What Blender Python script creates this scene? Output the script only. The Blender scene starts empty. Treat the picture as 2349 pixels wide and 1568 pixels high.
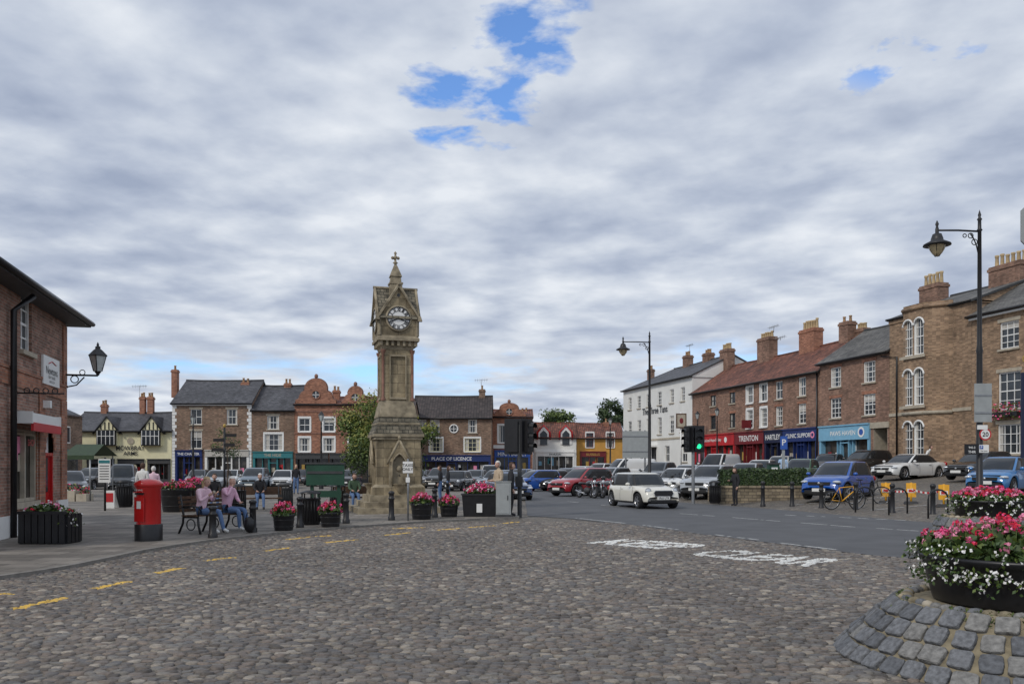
import bpy, math, random
import numpy as np
from mathutils import Vector, Matrix
random.seed(7)
R=random.random
def ru(a,b): return a+(b-a)*random.random()
# ---- survey calibration (bearings/heights measured from the camera station) ----
F=1950.;CX=1174.5;HY=1071.;H=1.65
def gp(px,py):
    D=H*F/(py-HY); return ((px-CX)/F*D, D)
def ax(px,D): return (px-CX)/F*D
def az(py,D): return H+(HY-py)/F*D
def terr(x,y):
    t=x*.966+y*.257
    return max(0,min(1.32,(t-18.5)*.065))
# ---------------- materials ----------------
def newmat(name):
    m=bpy.data.materials.new(name); m.use_nodes=True
    nt=m.node_tree; b=nt.nodes['Principled BSDF']; return m,nt,b
def N(nt,t,**k):
    n=nt.nodes.new(t)
    for a,v in k.items(): setattr(n,a,v)
    return n
def ramp(nt,src,stops):
    r=N(nt,'ShaderNodeValToRGB'); e=r.color_ramp.elements
    while len(e)<len(stops): e.new(.5)
    for i,(p,c) in enumerate(stops):
        e[i].position=p; e[i].color=(c[0],c[1],c[2],1)
    nt.links.new(src,r.inputs[0]); return r
def plain(name,c,rough=.6,var=.15,scale=6,metal=0,bump=0,coat=0,emit=None):
    m,nt,b=newmat(name); L=nt.links
    b.inputs['Roughness'].default_value=rough; b.inputs['Metallic'].default_value=metal
    if coat: b.inputs['Coat Weight'].default_value=coat; b.inputs['Coat Roughness'].default_value=.06
    g=N(nt,'ShaderNodeNewGeometry'); n=N(nt,'ShaderNodeTexNoise'); n.inputs['Scale'].default_value=scale; n.inputs['Detail'].default_value=5
    L.new(g.outputs['Position'],n.inputs['Vector'])
    r=ramp(nt,n.outputs[0],[(.25,[x*(1-var) for x in c]),(.75,[min(1,x*(1+var)) for x in c])])
    L.new(r.outputs[0],b.inputs['Base Color'])
    if bump:
        bm=N(nt,'ShaderNodeBump'); bm.inputs['Strength'].default_value=bump; bm.inputs['Distance'].default_value=.02
        L.new(n.outputs[0],bm.inputs['Height']); L.new(bm.outputs[0],b.inputs['Normal'])
    if emit:
        b.inputs['Emission Color'].default_value=(*emit,1); b.inputs['Emission Strength'].default_value=1.5
    return m
def bricky(name,c1,c2,mort,bw=.225,rh=.075,ms=.008,bump=.3,patch=.35,rough=.85,pscale=.8,off=.5,streak=.0):
    m,nt,b=newmat(name); L=nt.links; b.inputs['Roughness'].default_value=rough
    uv=N(nt,'ShaderNodeUVMap'); br=N(nt,'ShaderNodeTexBrick')
    br.inputs['Scale'].default_value=1; br.inputs['Brick Width'].default_value=bw; br.inputs['Row Height'].default_value=rh
    br.inputs['Mortar Size'].default_value=ms; br.inputs['Mortar Smooth'].default_value=.3; br.offset=off
    br.inputs['Color1'].default_value=(*c1,1); br.inputs['Color2'].default_value=(*c2,1); br.inputs['Mortar'].default_value=(*mort,1)
    L.new(uv.outputs[0],br.inputs['Vector'])
    g=N(nt,'ShaderNodeNewGeometry'); n=N(nt,'ShaderNodeTexNoise'); n.inputs['Scale'].default_value=pscale; n.inputs['Detail'].default_value=9; n.inputs['Roughness'].default_value=.7
    L.new(g.outputs['Position'],n.inputs['Vector'])
    r=ramp(nt,n.outputs[0],[(.32,[1-patch]*3),(.68,[1+patch*.6]*3)])
    vo=N(nt,'ShaderNodeTexWhiteNoise')
    mp=N(nt,'ShaderNodeVectorMath',operation='DIVIDE'); mp.inputs[1].default_value=(bw,rh,1); L.new(uv.outputs[0],mp.inputs[0])
    fl=N(nt,'ShaderNodeVectorMath',operation='FLOOR'); L.new(mp.outputs[0],fl.inputs[0]); L.new(fl.outputs[0],vo.inputs['Vector'])
    r2=ramp(nt,vo.outputs[0],[(0,[.6]*3),(1,[1.25]*3)])
    mx=N(nt,'ShaderNodeMixRGB',blend_type='MULTIPLY'); mx.inputs[0].default_value=1
    L.new(br.outputs[0],mx.inputs[1]); L.new(r.outputs[0],mx.inputs[2])
    mx2=N(nt,'ShaderNodeMixRGB',blend_type='MULTIPLY'); mx2.inputs[0].default_value=.85
    L.new(mx.outputs[0],mx2.inputs[1]); L.new(r2.outputs[0],mx2.inputs[2])
    # vertical weather streaks
    ms_=N(nt,'ShaderNodeVectorMath',operation='MULTIPLY'); ms_.inputs[1].default_value=(2.2,2.2,.22); L.new(g.outputs['Position'],ms_.inputs[0])
    n3=N(nt,'ShaderNodeTexNoise'); n3.inputs['Scale'].default_value=1; n3.inputs['Detail'].default_value=6; L.new(ms_.outputs[0],n3.inputs['Vector'])
    r3=ramp(nt,n3.outputs[0],[(.35,[.72]*3),(.55,[1]*3)])
    mx3=N(nt,'ShaderNodeMixRGB',blend_type='MULTIPLY'); mx3.inputs[0].default_value=streak or .5
    L.new(mx2.outputs[0],mx3.inputs[1]); L.new(r3.outputs[0],mx3.inputs[2])
    L.new(mx3.outputs[0],b.inputs['Base Color'])
    bm=N(nt,'ShaderNodeBump'); bm.inputs['Strength'].default_value=bump; bm.inputs['Distance'].default_value=.02; bm.invert=True
    L.new(br.outputs['Fac'],bm.inputs['Height']); L.new(bm.outputs[0],b.inputs['Normal'])
    return m
STONECOL=[(0,(.07,.06,.052)),(.2,(.14,.115,.095)),(.4,(.105,.1,.098)),(.58,(.185,.145,.115)),(.76,(.15,.142,.132)),(.92,(.235,.2,.16)),(1,(.33,.29,.24))]
def cobble(name,sx=8.0,sy=10.5):
    m,nt,b=newmat(name); L=nt.links
    g=N(nt,'ShaderNodeNewGeometry'); n=N(nt,'ShaderNodeTexNoise'); n.inputs['Scale'].default_value=1.6; n.inputs['Detail'].default_value=3
    L.new(g.outputs['Position'],n.inputs['Vector'])
    sc=N(nt,'ShaderNodeVectorMath',operation='SCALE'); sc.inputs['Scale'].default_value=.35; L.new(n.outputs['Color'],sc.inputs[0])
    ad=N(nt,'ShaderNodeVectorMath',operation='ADD'); L.new(g.outputs['Position'],ad.inputs[0]); L.new(sc.outputs[0],ad.inputs[1])
    mu=N(nt,'ShaderNodeVectorMath',operation='MULTIPLY'); mu.inputs[1].default_value=(sx,sy,0); L.new(ad.outputs[0],mu.inputs[0])
    v=N(nt,'ShaderNodeTexVoronoi',feature='DISTANCE_TO_EDGE'); v.inputs['Scale'].default_value=1; v.inputs['Randomness'].default_value=.85; L.new(mu.outputs[0],v.inputs['Vector'])
    v1=N(nt,'ShaderNodeTexVoronoi',feature='F1'); v1.inputs['Scale'].default_value=1; v1.inputs['Randomness'].default_value=.85; L.new(mu.outputs[0],v1.inputs['Vector'])
    sp=N(nt,'ShaderNodeSeparateColor'); L.new(v1.outputs['Color'],sp.inputs[0])
    cr=ramp(nt,sp.outputs[0],STONECOL)
    fn=N(nt,'ShaderNodeTexNoise'); fn.inputs['Scale'].default_value=45; fn.inputs['Detail'].default_value=4; L.new(g.outputs['Position'],fn.inputs['Vector'])
    big=N(nt,'ShaderNodeTexNoise'); big.inputs['Scale'].default_value=.28; big.inputs['Detail'].default_value=6; L.new(g.outputs['Position'],big.inputs['Vector'])
    f2=ramp(nt,fn.outputs[0],[(.25,[.75]*3),(.75,[1.25]*3)]); f3=ramp(nt,big.outputs[0],[(.3,[.82]*3),(.7,[1.15]*3)])
    mw=ramp(nt,fn.outputs[0],[(.3,[.06]*3),(.7,[.16]*3)])
    cmp=N(nt,'ShaderNodeMath',operation='DIVIDE'); L.new(v.outputs['Distance'],cmp.inputs[0]); L.new(mw.outputs[0],cmp.inputs[1])
    mk=ramp(nt,cmp.outputs[0],[(.45,[0]*3),(1,[1]*3)])
    mx=N(nt,'ShaderNodeMixRGB'); L.new(mk.outputs[0],mx.inputs[0]); mx.inputs[1].default_value=(.17,.15,.12,1); L.new(cr.outputs[0],mx.inputs[2])
    m1=N(nt,'ShaderNodeMixRGB',blend_type='MULTIPLY'); m1.inputs[0].default_value=1; L.new(mx.outputs[0],m1.inputs[1]); L.new(f2.outputs[0],m1.inputs[2])
    m2=N(nt,'ShaderNodeMixRGB',blend_type='MULTIPLY'); m2.inputs[0].default_value=1; L.new(m1.outputs[0],m2.inputs[1]); L.new(f3.outputs[0],m2.inputs[2])
    L.new(m2.outputs[0],b.inputs['Base Color']); b.inputs['Roughness'].default_value=.7
    hr=ramp(nt,v.outputs['Distance'],[(0,[0]*3),(.08,[.25]*3),(.22,[.8]*3),(.45,[1]*3)])
    ha=N(nt,'ShaderNodeMath',operation='MULTIPLY_ADD'); L.new(fn.outputs[0],ha.inputs[0]); ha.inputs[1].default_value=.2; L.new(hr.outputs[0],ha.inputs[2])
    bm=N(nt,'ShaderNodeBump'); bm.inputs['Strength'].default_value=1; bm.inputs['Distance'].default_value=.035
    L.new(ha.outputs[0],bm.inputs['Height']); L.new(bm.outputs[0],b.inputs['Normal'])
    return m
def stonemat(name,paint=None):
    m,nt,b=newmat(name); L=nt.links; g=N(nt,'ShaderNodeNewGeometry')
    cr=ramp(nt,g.outputs['Random Per Island'],STONECOL)
    fn=N(nt,'ShaderNodeTexNoise'); fn.inputs['Scale'].default_value=38; fn.inputs['Detail'].default_value=6; fn.inputs['Roughness'].default_value=.65; L.new(g.outputs['Position'],fn.inputs['Vector'])
    big=N(nt,'ShaderNodeTexNoise'); big.inputs['Scale'].default_value=.3; big.inputs['Detail'].default_value=6; L.new(g.outputs['Position'],big.inputs['Vector'])
    f2=ramp(nt,fn.outputs[0],[(.28,[.65]*3),(.72,[1.35]*3)]); f3=ramp(nt,big.outputs[0],[(.3,[.78]*3),(.7,[1.18]*3)])
    src=cr.outputs[0]
    if paint:
        mk=ramp(nt,fn.outputs[0],[(.33,[0]*3),(.42,[.95]*3)]); mp=N(nt,'ShaderNodeMixRGB'); L.new(mk.outputs[0],mp.inputs[0]); L.new(src,mp.inputs[1]); mp.inputs[2].default_value=(*paint,1); src=mp.outputs[0]
    m1=N(nt,'ShaderNodeMixRGB',blend_type='MULTIPLY'); m1.inputs[0].default_value=1 if not paint else .3; L.new(src,m1.inputs[1]); L.new(f2.outputs[0],m1.inputs[2])
    m2=N(nt,'ShaderNodeMixRGB',blend_type='MULTIPLY'); m2.inputs[0].default_value=1; L.new(m1.outputs[0],m2.inputs[1]); L.new(f3.outputs[0],m2.inputs[2])
    L.new(m2.outputs[0],b.inputs['Base Color']); b.inputs['Roughness'].default_value=.6
    bm=N(nt,'ShaderNodeBump'); bm.inputs['Strength'].default_value=.5; bm.inputs['Distance'].default_value=.01
    L.new(fn.outputs[0],bm.inputs['Height']); L.new(bm.outputs[0],b.inputs['Normal'])
    return m
def leafm(name,c,v=.35): return plain(name,c,.55,v,9)
M={}
M['cob']=cobble('cobbles')
M['cs']=stonemat('cobblestone'); M['csw']=stonemat('cobblestone_white_paint',(.68,.68,.65)); M['csy']=stonemat('cobblestone_yellow_paint',(.66,.42,.07))
M['asph']=plain('asphalt',(.09,.092,.097),.8,.22,1.1,bump=.1)
M['flag']=bricky('flagstones',(.19,.17,.145),(.24,.215,.185),(.08,.07,.06),.75,.5,.014,.25,.3,.8,.7)
M['kerb']=plain('kerb_stone',(.21,.195,.175),.8,.3,9,bump=.2)
M['yel']=plain('yellow_paint',(.55,.36,.08),.7,.3,30)
M['wht']=plain('road_white',(.52,.52,.5),.7,.35,20)
M['brk_l']=bricky('brick_multi_red',(.38,.18,.125),(.27,.155,.11),(.38,.33,.28),patch=.35)
M['brk_o']=bricky('brick_orange',(.44,.185,.105),(.35,.14,.085),(.32,.24,.19),patch=.25)
M['brk_b']=bricky('brick_brown',(.3,.175,.115),(.22,.14,.095),(.3,.26,.21),patch=.35)
M['brk_r']=bricky('brick_row_red',(.32,.175,.12),(.24,.13,.09),(.3,.24,.19),patch=.4)
M['brk_t']=bricky('brick_tan',(.38,.245,.15),(.28,.175,.11),(.34,.28,.2),patch=.35)
M['slate']=bricky('slate_roof',(.07,.07,.08),(.1,.1,.11),(.035,.035,.04),.3,.22,.012,.5,.4,.6,.5)
M['slate2']=bricky('slate_roof_mossy',(.11,.105,.1),(.16,.155,.14),(.05,.05,.05),.3,.22,.012,.5,.45,.7,.5)
M['dtile']=bricky('dark_tiles',(.06,.048,.045),(.085,.065,.06),(.025,.02,.02),.3,.3,.03,.7,.3,.7,.5,off=0)
M['pant']=bricky('pantiles',(.33,.12,.07),(.2,.075,.05),(.07,.035,.03),.24,.32,.035,.8,.65,.8,.7,off=0)
M['stone']=bricky('tower_sandstone',(.4,.325,.205),(.32,.26,.165),(.17,.135,.09),.55,.33,.01,.3,.6,.9,1.8,streak=.9)
M['stone2']=plain('tower_trim_stone',(.29,.245,.17),.9,.6,3.5,bump=.5)
M['stroof']=bricky('tower_roof_stone',(.23,.2,.145),(.15,.135,.1),(.05,.05,.04),.22,.14,.012,.8,.55,.9,4)
M['redst']=plain('red_colonnette',(.24,.12,.085),.7,.3,6)
M['cream']=plain('cream_render',(.8,.75,.5),.8,.08,2)
M['white']=plain('white_render',(.76,.76,.73),.75,.08,.7)
M['wpaint']=plain('white_paint',(.8,.8,.78),.45,.04,4)
M['ochre']=plain('ochre_render',(.58,.31,.07),.8,.12,2)
M['lst']=plain('pale_stone',(.42,.37,.29),.8,.2,4,bump=.2)
M['blk']=plain('black_paint',(.012,.012,.014),.38,.3,8)
M['dgry']=plain('dark_grey',(.05,.052,.055),.6,.2,6)
M['iron']=plain('cast_iron',(.018,.018,.02),.45,.3,20)
M['gry']=plain('grey_cabinet',(.33,.35,.35),.55,.1,5)
M['galv']=plain('galvanised',(.3,.31,.32),.45,.15,10,metal=.6)
M['glass']=plain('window_glass',(.035,.042,.05),.06,.6,.9)
M['glass2']=plain('shop_glass',(.05,.045,.04),.08,.9,1.4)
M['curt']=plain('curtain',(.5,.48,.44),.9,.15,9)
M['pot']=plain('chimney_pot',(.42,.27,.15),.85,.25,3)
M['potp']=plain('chimney_pot_pale',(.5,.38,.22),.85,.2,3)
M['red']=plain('post_red',(.5,.012,.012),.25,.08,3,coat=.5)
M['redp']=plain('sign_red',(.5,.02,.025),.5,.1,3)
M['mar']=plain('maroon',(.17,.015,.02),.5,.1,3)
M['navy']=plain('navy',(.012,.03,.14),.45,.1,3)
M['navyd']=plain('dark_navy',(.01,.015,.05),.45,.1,3)
M['lblue']=plain('light_blue',(.2,.43,.6),.5,.1,3)
M['mblue']=plain('mid_blue',(.03,.1,.4),.5,.1,3)
M['teal']=plain('teal',(.03,.19,.21),.5,.1,3)
M['green']=plain('board_green',(.014,.065,.038),.5,.2,3)
M['gold']=plain('gold_letter',(.45,.3,.07),.5,.1,3)
M['bark']=plain('bark',(.07,.05,.035),.9,.4,12,bump=.6)
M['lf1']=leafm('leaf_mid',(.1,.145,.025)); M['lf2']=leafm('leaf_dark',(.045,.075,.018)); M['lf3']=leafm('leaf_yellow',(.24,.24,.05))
M['hg1']=leafm('hedge_mid',(.022,.045,.014)); M['hg2']=leafm('hedge_light',(.05,.09,.022))
M['pink']=plain('petal_pink',(.75,.07,.24),.6,.25,40); M['pinkl']=plain('petal_light',(.82,.28,.43),.6,.2,40)
M['pred']=plain('petal_red',(.65,.02,.06),.6,.2,40); M['pwht']=plain('petal_white',(.82,.81,.79),.6,.05,40)
M['soil']=plain('soil',(.04,.03,.02),.95,.4,20)
M['sett']=plain('granite_sett',(.15,.155,.165),.8,.45,26,bump=1); M['sett2']=plain('granite_sett_b',(.2,.195,.185),.8,.45,24,bump=1); M['sett3']=plain('granite_sett_c',(.11,.115,.125),.8,.45,24,bump=1)
M['mortar']=plain('mortar_sandy',(.23,.195,.13),.95,.4,12,bump=.8)
M['moss']=leafm('moss',(.07,.1,.02))
M['wallst']=bricky('garden_wall_stone',(.36,.29,.19),(.28,.23,.16),(.16,.13,.1),.35,.14,.015,.6,.4,.9,2)
M['tyre']=plain('tyre',(.015,.015,.016),.8,.2,20); M['alloy']=plain('alloy',(.45,.46,.48),.3,.1,5,metal=.8)
M['cglass']=plain('car_glass',(.02,.024,.028),.04,.3,2); M['trim']=plain('black_trim',(.015,.015,.016),.5,.2,9)
M['hlamp']=plain('headlamp',(.6,.63,.66),.1,.1,20,metal=.3); M['tlamp']=plain('taillamp',(.35,.01,.01),.2,.1,20)
M['plate']=plain('plate_white',(.75,.75,.72),.5,.03,9); M['platey']=plain('plate_yellow',(.7,.5,.05),.5,.03,9)
M['wood']=plain('bench_wood',(.1,.055,.03),.7,.35,14)
M['grnl']=plain('signal_green',(.02,.6,.25),.4,.05,9,emit=(.02,.9,.35))
M['lantg']=plain('lantern_glass',(.5,.4,.24),.15,.2,9); M['lantw']=plain('lantern_pale',(.5,.53,.52),.15,.15,9)
M['orng']=plain('barrier_orange',(.8,.4,.03),.5,.1,4)
def carpaint(n,c): return plain('paint_'+n,c,.28,.03,2,coat=1)
CP={k:carpaint(k,c) for k,c in dict(white=(.72,.72,.7),cream=(.72,.7,.62),blue=(.004,.08,.38),sky=(.02,.16,.4),black=(.012,.013,.015),silver=(.36,.38,.4),grey=(.1,.11,.12),red=(.33,.012,.02),dblue=(.01,.04,.13),green=(.03,.1,.05),steel=(.12,.16,.2)).items()}
# ---------------- builder ----------------
class B:
    def __init__(s,Mx=None):
        s.v=[];s.f=[];s.mi=[];s.uv=[];s.sm=[];s.mats=[];s.M=Mx or Matrix()
    def mid(s,m):
        m=M[m] if isinstance(m,str) else m
        if m not in s.mats: s.mats.append(m)
        return s.mats.index(m)
    def add(s,vs,fs,m,smooth=False,T=None,uv=True):
        vs=[Vector(p) for p in vs]
        if T is not None: vs=[T@p for p in vs]
        o=len(s.v); s.v+= [s.M@p for p in vs]
        single=not isinstance(m,list)
        mi=s.mid(m) if single else None
        for k,f in enumerate(fs):
            s.f.append([o+i for i in f]); s.mi.append(mi if single else s.mid(m[k])); s.sm.append(smooth)
            if uv:
                n=Vector((0,0,0)); c=[vs[i] for i in f]
                for i in range(len(c)):
                    a=c[i];b=c[(i+1)%len(c)]; n+=a.cross(b)
                if n.length>0:n.normalize()
                if abs(n.z)>.92: s.uv+=[(p.x,p.y) for p in c]
                elif abs(n.x)>abs(n.y)*1.01:
                    k2=1/max(.4,math.sqrt(max(0,1-n.z*n.z))); s.uv+=[(p.y,p.z*k2) for p in c]
                else:
                    k2=1/max(.4,math.sqrt(max(0,1-n.z*n.z))); s.uv+=[(p.x,p.z*k2) for p in c]
            else: s.uv+=[(0,0)]*len(f)
    def box(s,x0,x1,y0,y1,z0,z1,m,T=None):
        v=[(x0,y0,z0),(x1,y0,z0),(x1,y1,z0),(x0,y1,z0),(x0,y0,z1),(x1,y0,z1),(x1,y1,z1),(x0,y1,z1)]
        s.add(v,[(0,3,2,1),(4,5,6,7),(0,1,5,4),(1,2,6,5),(2,3,7,6),(3,0,4,7)],m,T=T)
    def cb(s,cx,cy,cz,sx,sy,sz,m,T=None): s.box(cx-sx/2,cx+sx/2,cy-sy/2,cy+sy/2,cz-sz/2,cz+sz/2,m,T)
    def poly(s,p,m): s.add(p,[list(range(len(p)))],m)
    def frus(s,cx,cy,z0,w0,d0,z1,w1,d1,m):
        v=[]
        for z,w,d in((z0,w0,d0),(z1,w1,d1)): v+=[(cx-w/2,cy-d/2,z),(cx+w/2,cy-d/2,z),(cx+w/2,cy+d/2,z),(cx-w/2,cy+d/2,z)]
        s.add(v,[(0,3,2,1),(4,5,6,7),(0,1,5,4),(1,2,6,5),(2,3,7,6),(3,0,4,7)],m)
    def lathe(s,prof,cx,cy,m,n=16,smooth=True,T=None,cap=True,z0=0):
        v=[];f=[]
        for r,z in prof:
            for i in range(n):
                a=2*math.pi*i/n; v.append((cx+r*math.cos(a),cy+r*math.sin(a),z0+z))
        for j in range(len(prof)-1):
            for i in range(n):
                k=(i+1)%n; f.append((j*n+i,j*n+k,(j+1)*n+k,(j+1)*n+i))
        s.add(v,f,m,smooth,T)
        if cap:
            for j in(0,len(prof)-1):
                r,z=prof[j]
                if r>.002:
                    p=[(cx+r*math.cos(2*math.pi*i/n),cy+r*math.sin(2*math.pi*i/n),z0+z) for i in range(n)]
                    if j==0:p=p[::-1]
                    s.add(p,[list(range(n))],m,T=T)
    def tube(s,pts,r,m,n=8,T=None):
        pts=[Vector(p) for p in pts]; rs=r if isinstance(r,(list,tuple)) else [r]*len(pts)
        v=[];f=[]
        for i,p in enumerate(pts):
            d=(pts[min(i+1,len(pts)-1)]-pts[max(i-1,0)]).normalized()
            up=Vector((0,0,1)) if abs(d.z)<.9 else Vector((0,1,0))
            a=d.cross(up).normalized(); b=a.cross(d)
            for k in range(n):
                t=2*math.pi*k/n; v.append(p+a*math.cos(t)*rs[i]+b*math.sin(t)*rs[i])
        for i in range(len(pts)-1):
            for k in range(n):
                q=(k+1)%n; f.append((i*n+k,i*n+q,(i+1)*n+q,(i+1)*n+k))
        f.append(list(range(n))[::-1]); f.append([(len(pts)-1)*n+k for k in range(n)])
        s.add(v,f,m,True,T)
    def sph(s,c,rx,ry,rz,m,n=12,T=None,keep=None):
        v=[];f=[];k=max(4,n//2+1)
        for j in range(k+1):
            ph=math.pi*j/k-math.pi/2
            for i in range(n):
                a=2*math.pi*i/n; v.append((c[0]+rx*math.cos(ph)*math.cos(a),c[1]+ry*math.cos(ph)*math.sin(a),c[2]+rz*math.sin(ph)))
        for j in range(k):
            for i in range(n):
                q=(i+1)%n; ff=(j*n+i,j*n+q,(j+1)*n+q,(j+1)*n+i)
                if keep:
                    cc=sum((Vector(v[x]) for x in ff),Vector())/4-Vector(c)
                    if not keep(cc): continue
                f.append(ff)
        s.add(v,f,m,True,T)
    def ring(s,c,r,t,m,axis='y',n=24,T=None):
        v=[];f=[];k=6
        for i in range(n):
            a=2*math.pi*i/n
            for j in range(k):
                b=2*math.pi*j/k; rr=r+t*math.cos(b); o=t*math.sin(b)
                p=(rr*math.cos(a),o,rr*math.sin(a)) if axis=='y' else ((o,rr*math.cos(a),rr*math.sin(a)) if axis=='x' else (rr*math.cos(a),rr*math.sin(a),o))
                v.append((c[0]+p[0],c[1]+p[1],c[2]+p[2]))
        for i in range(n):
            for j in range(k):
                f.append((i*k+j,((i+1)%n)*k+j,((i+1)%n)*k+(j+1)%k,i*k+(j+1)%k))
        s.add(v,f,m,True,T)
    def disc(s,c,r,m,axis='y',n=24,T=None):
        p=[]
        for i in range(n):
            a=2*math.pi*i/n
            q=(r*math.cos(a),0,r*math.sin(a)) if axis=='y' else (0,r*math.cos(a),r*math.sin(a))
            p.append((c[0]+q[0],c[1]+q[1],c[2]+q[2]))
        s.add(p,[list(range(n))],m,T=T)
    def text(s,t,o,r,u,h,m,maxw=None,bold=.015,T=None,fixw=None):
        vs,fs,w0,w1,h0,h1=textmesh(t,bold)
        o=Vector(o);r=Vector(r).normalized();u=Vector(u).normalized()
        sc=h/max(.01,(h1-h0)); sx=sc
        if maxw and (w1-w0)*sc>maxw: sx=maxw/(w1-w0)
        if fixw: sx=fixw/(w1-w0)
        cx=(w0+w1)/2; cy=(h0+h1)/2
        P=[o+r*((x-cx)*sx)+u*((y-cy)*sc) for x,y in vs]
        s.add(P,fs,m,T=T); return P,fs
    def leaf(s,p,sz,m,asp=.6,nrm=None):
        d=Vector((ru(-1,1),ru(-1,1),ru(-1,1)))
        if nrm is not None: d=d+Vector(nrm)*1.2
        if d.length<.05:d=Vector((0,0,1))
        d.normalize(); a=d.orthogonal().normalized(); b=d.cross(a); t=ru(0,6.28)
        a2=(a*math.cos(t)+b*math.sin(t))*sz; b2=(b*math.cos(t)-a*math.sin(t))*sz*asp
        p=Vector(p); s.add([p-a2,p-b2,p+a2,p+b2],[(0,1,2,3)],m,uv=False)
    def mesh(s,name,org=None):
        me=bpy.data.meshes.new(name)
        org=org or Vector((0,0,0))
        me.from_pydata([p-org for p in s.v],[],s.f)
        for m in s.mats: me.materials.append(m)
        me.polygons.foreach_set('material_index',s.mi); me.polygons.foreach_set('use_smooth',s.sm)
        uvl=me.uv_layers.new(name='UVMap'); uvl.data.foreach_set('uv',[c for p in s.uv for c in p])
        me.update(); return me
_tc={}
def textmesh(t,bold):
    k=(t,bold)
    if k in _tc: return _tc[k]
    cu=bpy.data.curves.new('t','FONT'); cu.body=t; cu.offset=bold; cu.resolution_u=3
    ob=bpy.data.objects.new('t',cu); bpy.context.scene.collection.objects.link(ob)
    dg=bpy.context.evaluated_depsgraph_get(); me=ob.evaluated_get(dg).to_mesh()
    vs=[(v.co.x,v.co.y) for v in me.vertices]; fs=[list(p.vertices) for p in me.polygons]
    ob.evaluated_get(dg).to_mesh_clear(); bpy.data.objects.remove(ob); bpy.data.curves.remove(cu)
    xs=[a for a,_ in vs]; ys=[b for _,b in vs]
    _tc[k]=(vs,fs,min(xs),max(xs),min(ys),max(ys)); return _tc[k]
def link(o): bpy.context.scene.collection.objects.link(o)
def finish(name,parts):
    if isinstance(parts,B): parts={name:parts}
    parts={k:b for k,b in parts.items() if b.v}
    allv=[p for b in parts.values() for p in b.v]
    xs=[p.x for p in allv];ys=[p.y for p in allv];zs=[p.z for p in allv]
    org=Vector(((min(xs)+max(xs))/2,(min(ys)+max(ys))/2,min(zs)))
    if len(parts)==1:
        b=list(parts.values())[0]; o=bpy.data.objects.new(name,b.mesh(name,org)); o.location=org; link(o); return o
    e=bpy.data.objects.new(name,None); e.location=org; e.empty_display_size=.3; link(e)
    for k,b in parts.items():
        o=bpy.data.objects.new(k,b.mesh(k,org)); o.parent=e; link(o)
    return e
def TR(x,y,z=0,h=0,car=False):
    a=math.radians(h-90) if car else math.radians(180+h)
    return Matrix.Translation((x,y,z))@Matrix.Rotation(a,4,'Z')
def RZ(x,y,z,deg): return Matrix.Translation((x,y,z))@Matrix.Rotation(math.radians(deg),4,'Z')
# ---------------- ground ----------------
def tsxy(t,s): return (t*.966-s*.257, t*.257+s*.966)
b=B()
ts=[-700,18.5,38.8,800]; ss=[-700,900]
for i in range(3):
    q=[]
    for t,s_ in((ts[i],ss[0]),(ts[i+1],ss[0]),(ts[i+1],ss[1]),(ts[i],ss[1])):
        x,y=tsxy(t,s_); q.append((x,y,0 if t<19 else 1.32))
    b.poly(q,'cob')
finish('cobbled_ground',b)
def sheet(name,pts,z,m):
    b=B(); b.poly([(x,y,z) for x,y in pts],m); finish(name,b)
near=[gp(*p) for p in[(1150,1100),(1188,1120),(1203,1140),(1207,1160),(1210,1183),(1300,1189),(1450,1204),(1600,1224),(1750,1243),(1900,1262),(2020,1276),(2140,1284),(2349,1300),(2900,1340)]]
far=[gp(*p) for p in[(2900,1226),(2349,1203),(2170,1190),(2000,1178),(1850,1169),(1700,1162),(1560,1152),(1450,1139),(1380,1129),(1320,1119),(1240,1100)]]
far=[(x,y) if x*.966+y*.257<18.45 else (x-(x*.966+y*.257-18.45)*.966,y-(x*.966+y*.257-18.45)*.257) for x,y in far]
sheet('road',near+far,.012,'asph')
pl=[gp(*p) for p in[(-330,1400),(0,1330),(90,1317),(170,1303),(260,1284),(330,1268),(400,1256),(480,1244),(640,1226),(800,1212),(950,1201),(1100,1193),(1190,1190),(1194,1180),(1190,1150),(1180,1125)]]
b=B()
back=[(-2,75),(-60,75),(-60,14)]
b.poly([(x,y,.06) for x,y in pl+back],'flag')
for i in range(len(pl)-1):
    (x0,y0),(x1,y1)=pl[i],pl[i+1]
    b.poly([(x0,y0,0),(x1,y1,0),(x1,y1,.06),(x0,y0,.06)],'kerb')
    d=Vector((x1-x0,y1-y0)).normalized(); n=Vector((-d.y,d.x))*.14
    b.poly([(x0,y0,.064),(x1,y1,.064),(x1+n.x,y1+n.y,.064),(x0+n.x,y0+n.y,.064)],'kerb')
finish('pavement',b)
PZ=.06
def strip(b,p,q,w,z,m,rag=0):
    p=Vector(p);q=Vector(q);d=(q-p);L=d.length;d.normalize();n=Vector((-d.y,d.x))
    k=max(1,int(L/.12)) if rag else 1
    for i in range(k):
        if rag and R()<.15: continue
        a=p+d*L*i/k; c=p+d*L*(i+1)/k; w1=w/2*(1+ru(-rag,rag)); w2=w/2*(1+ru(-rag,rag))
        b.poly([(*(a-n*w1),z),(*(c-n*w1),z),(*(c+n*w2),z),(*(a+n*w2),z)],m)
b=B(); YL=[]
for a,c in[((-25,1366),(35,1363)),((35,1398),(150,1372)),((218,1352),(297,1333)),((358,1315),(417,1303)),((470,1287),(537,1279)),((605,1264),(668,1256)),((745,1245),(822,1238)),((655,1238),(705,1233)),((880,1228),(940,1222)),((1000,1216),(1060,1212)),((900,1213),(975,1210)),((1075,1210),(1135,1206)),((1150,1201),(1190,1197)),((700,1232),(760,1229))]:
    strip(b,gp(*a),gp(*c),.13,.006,'yel',.25); YL.append((gp(*a),gp(*c)))
finish('yellow_line_marking',b)
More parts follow.
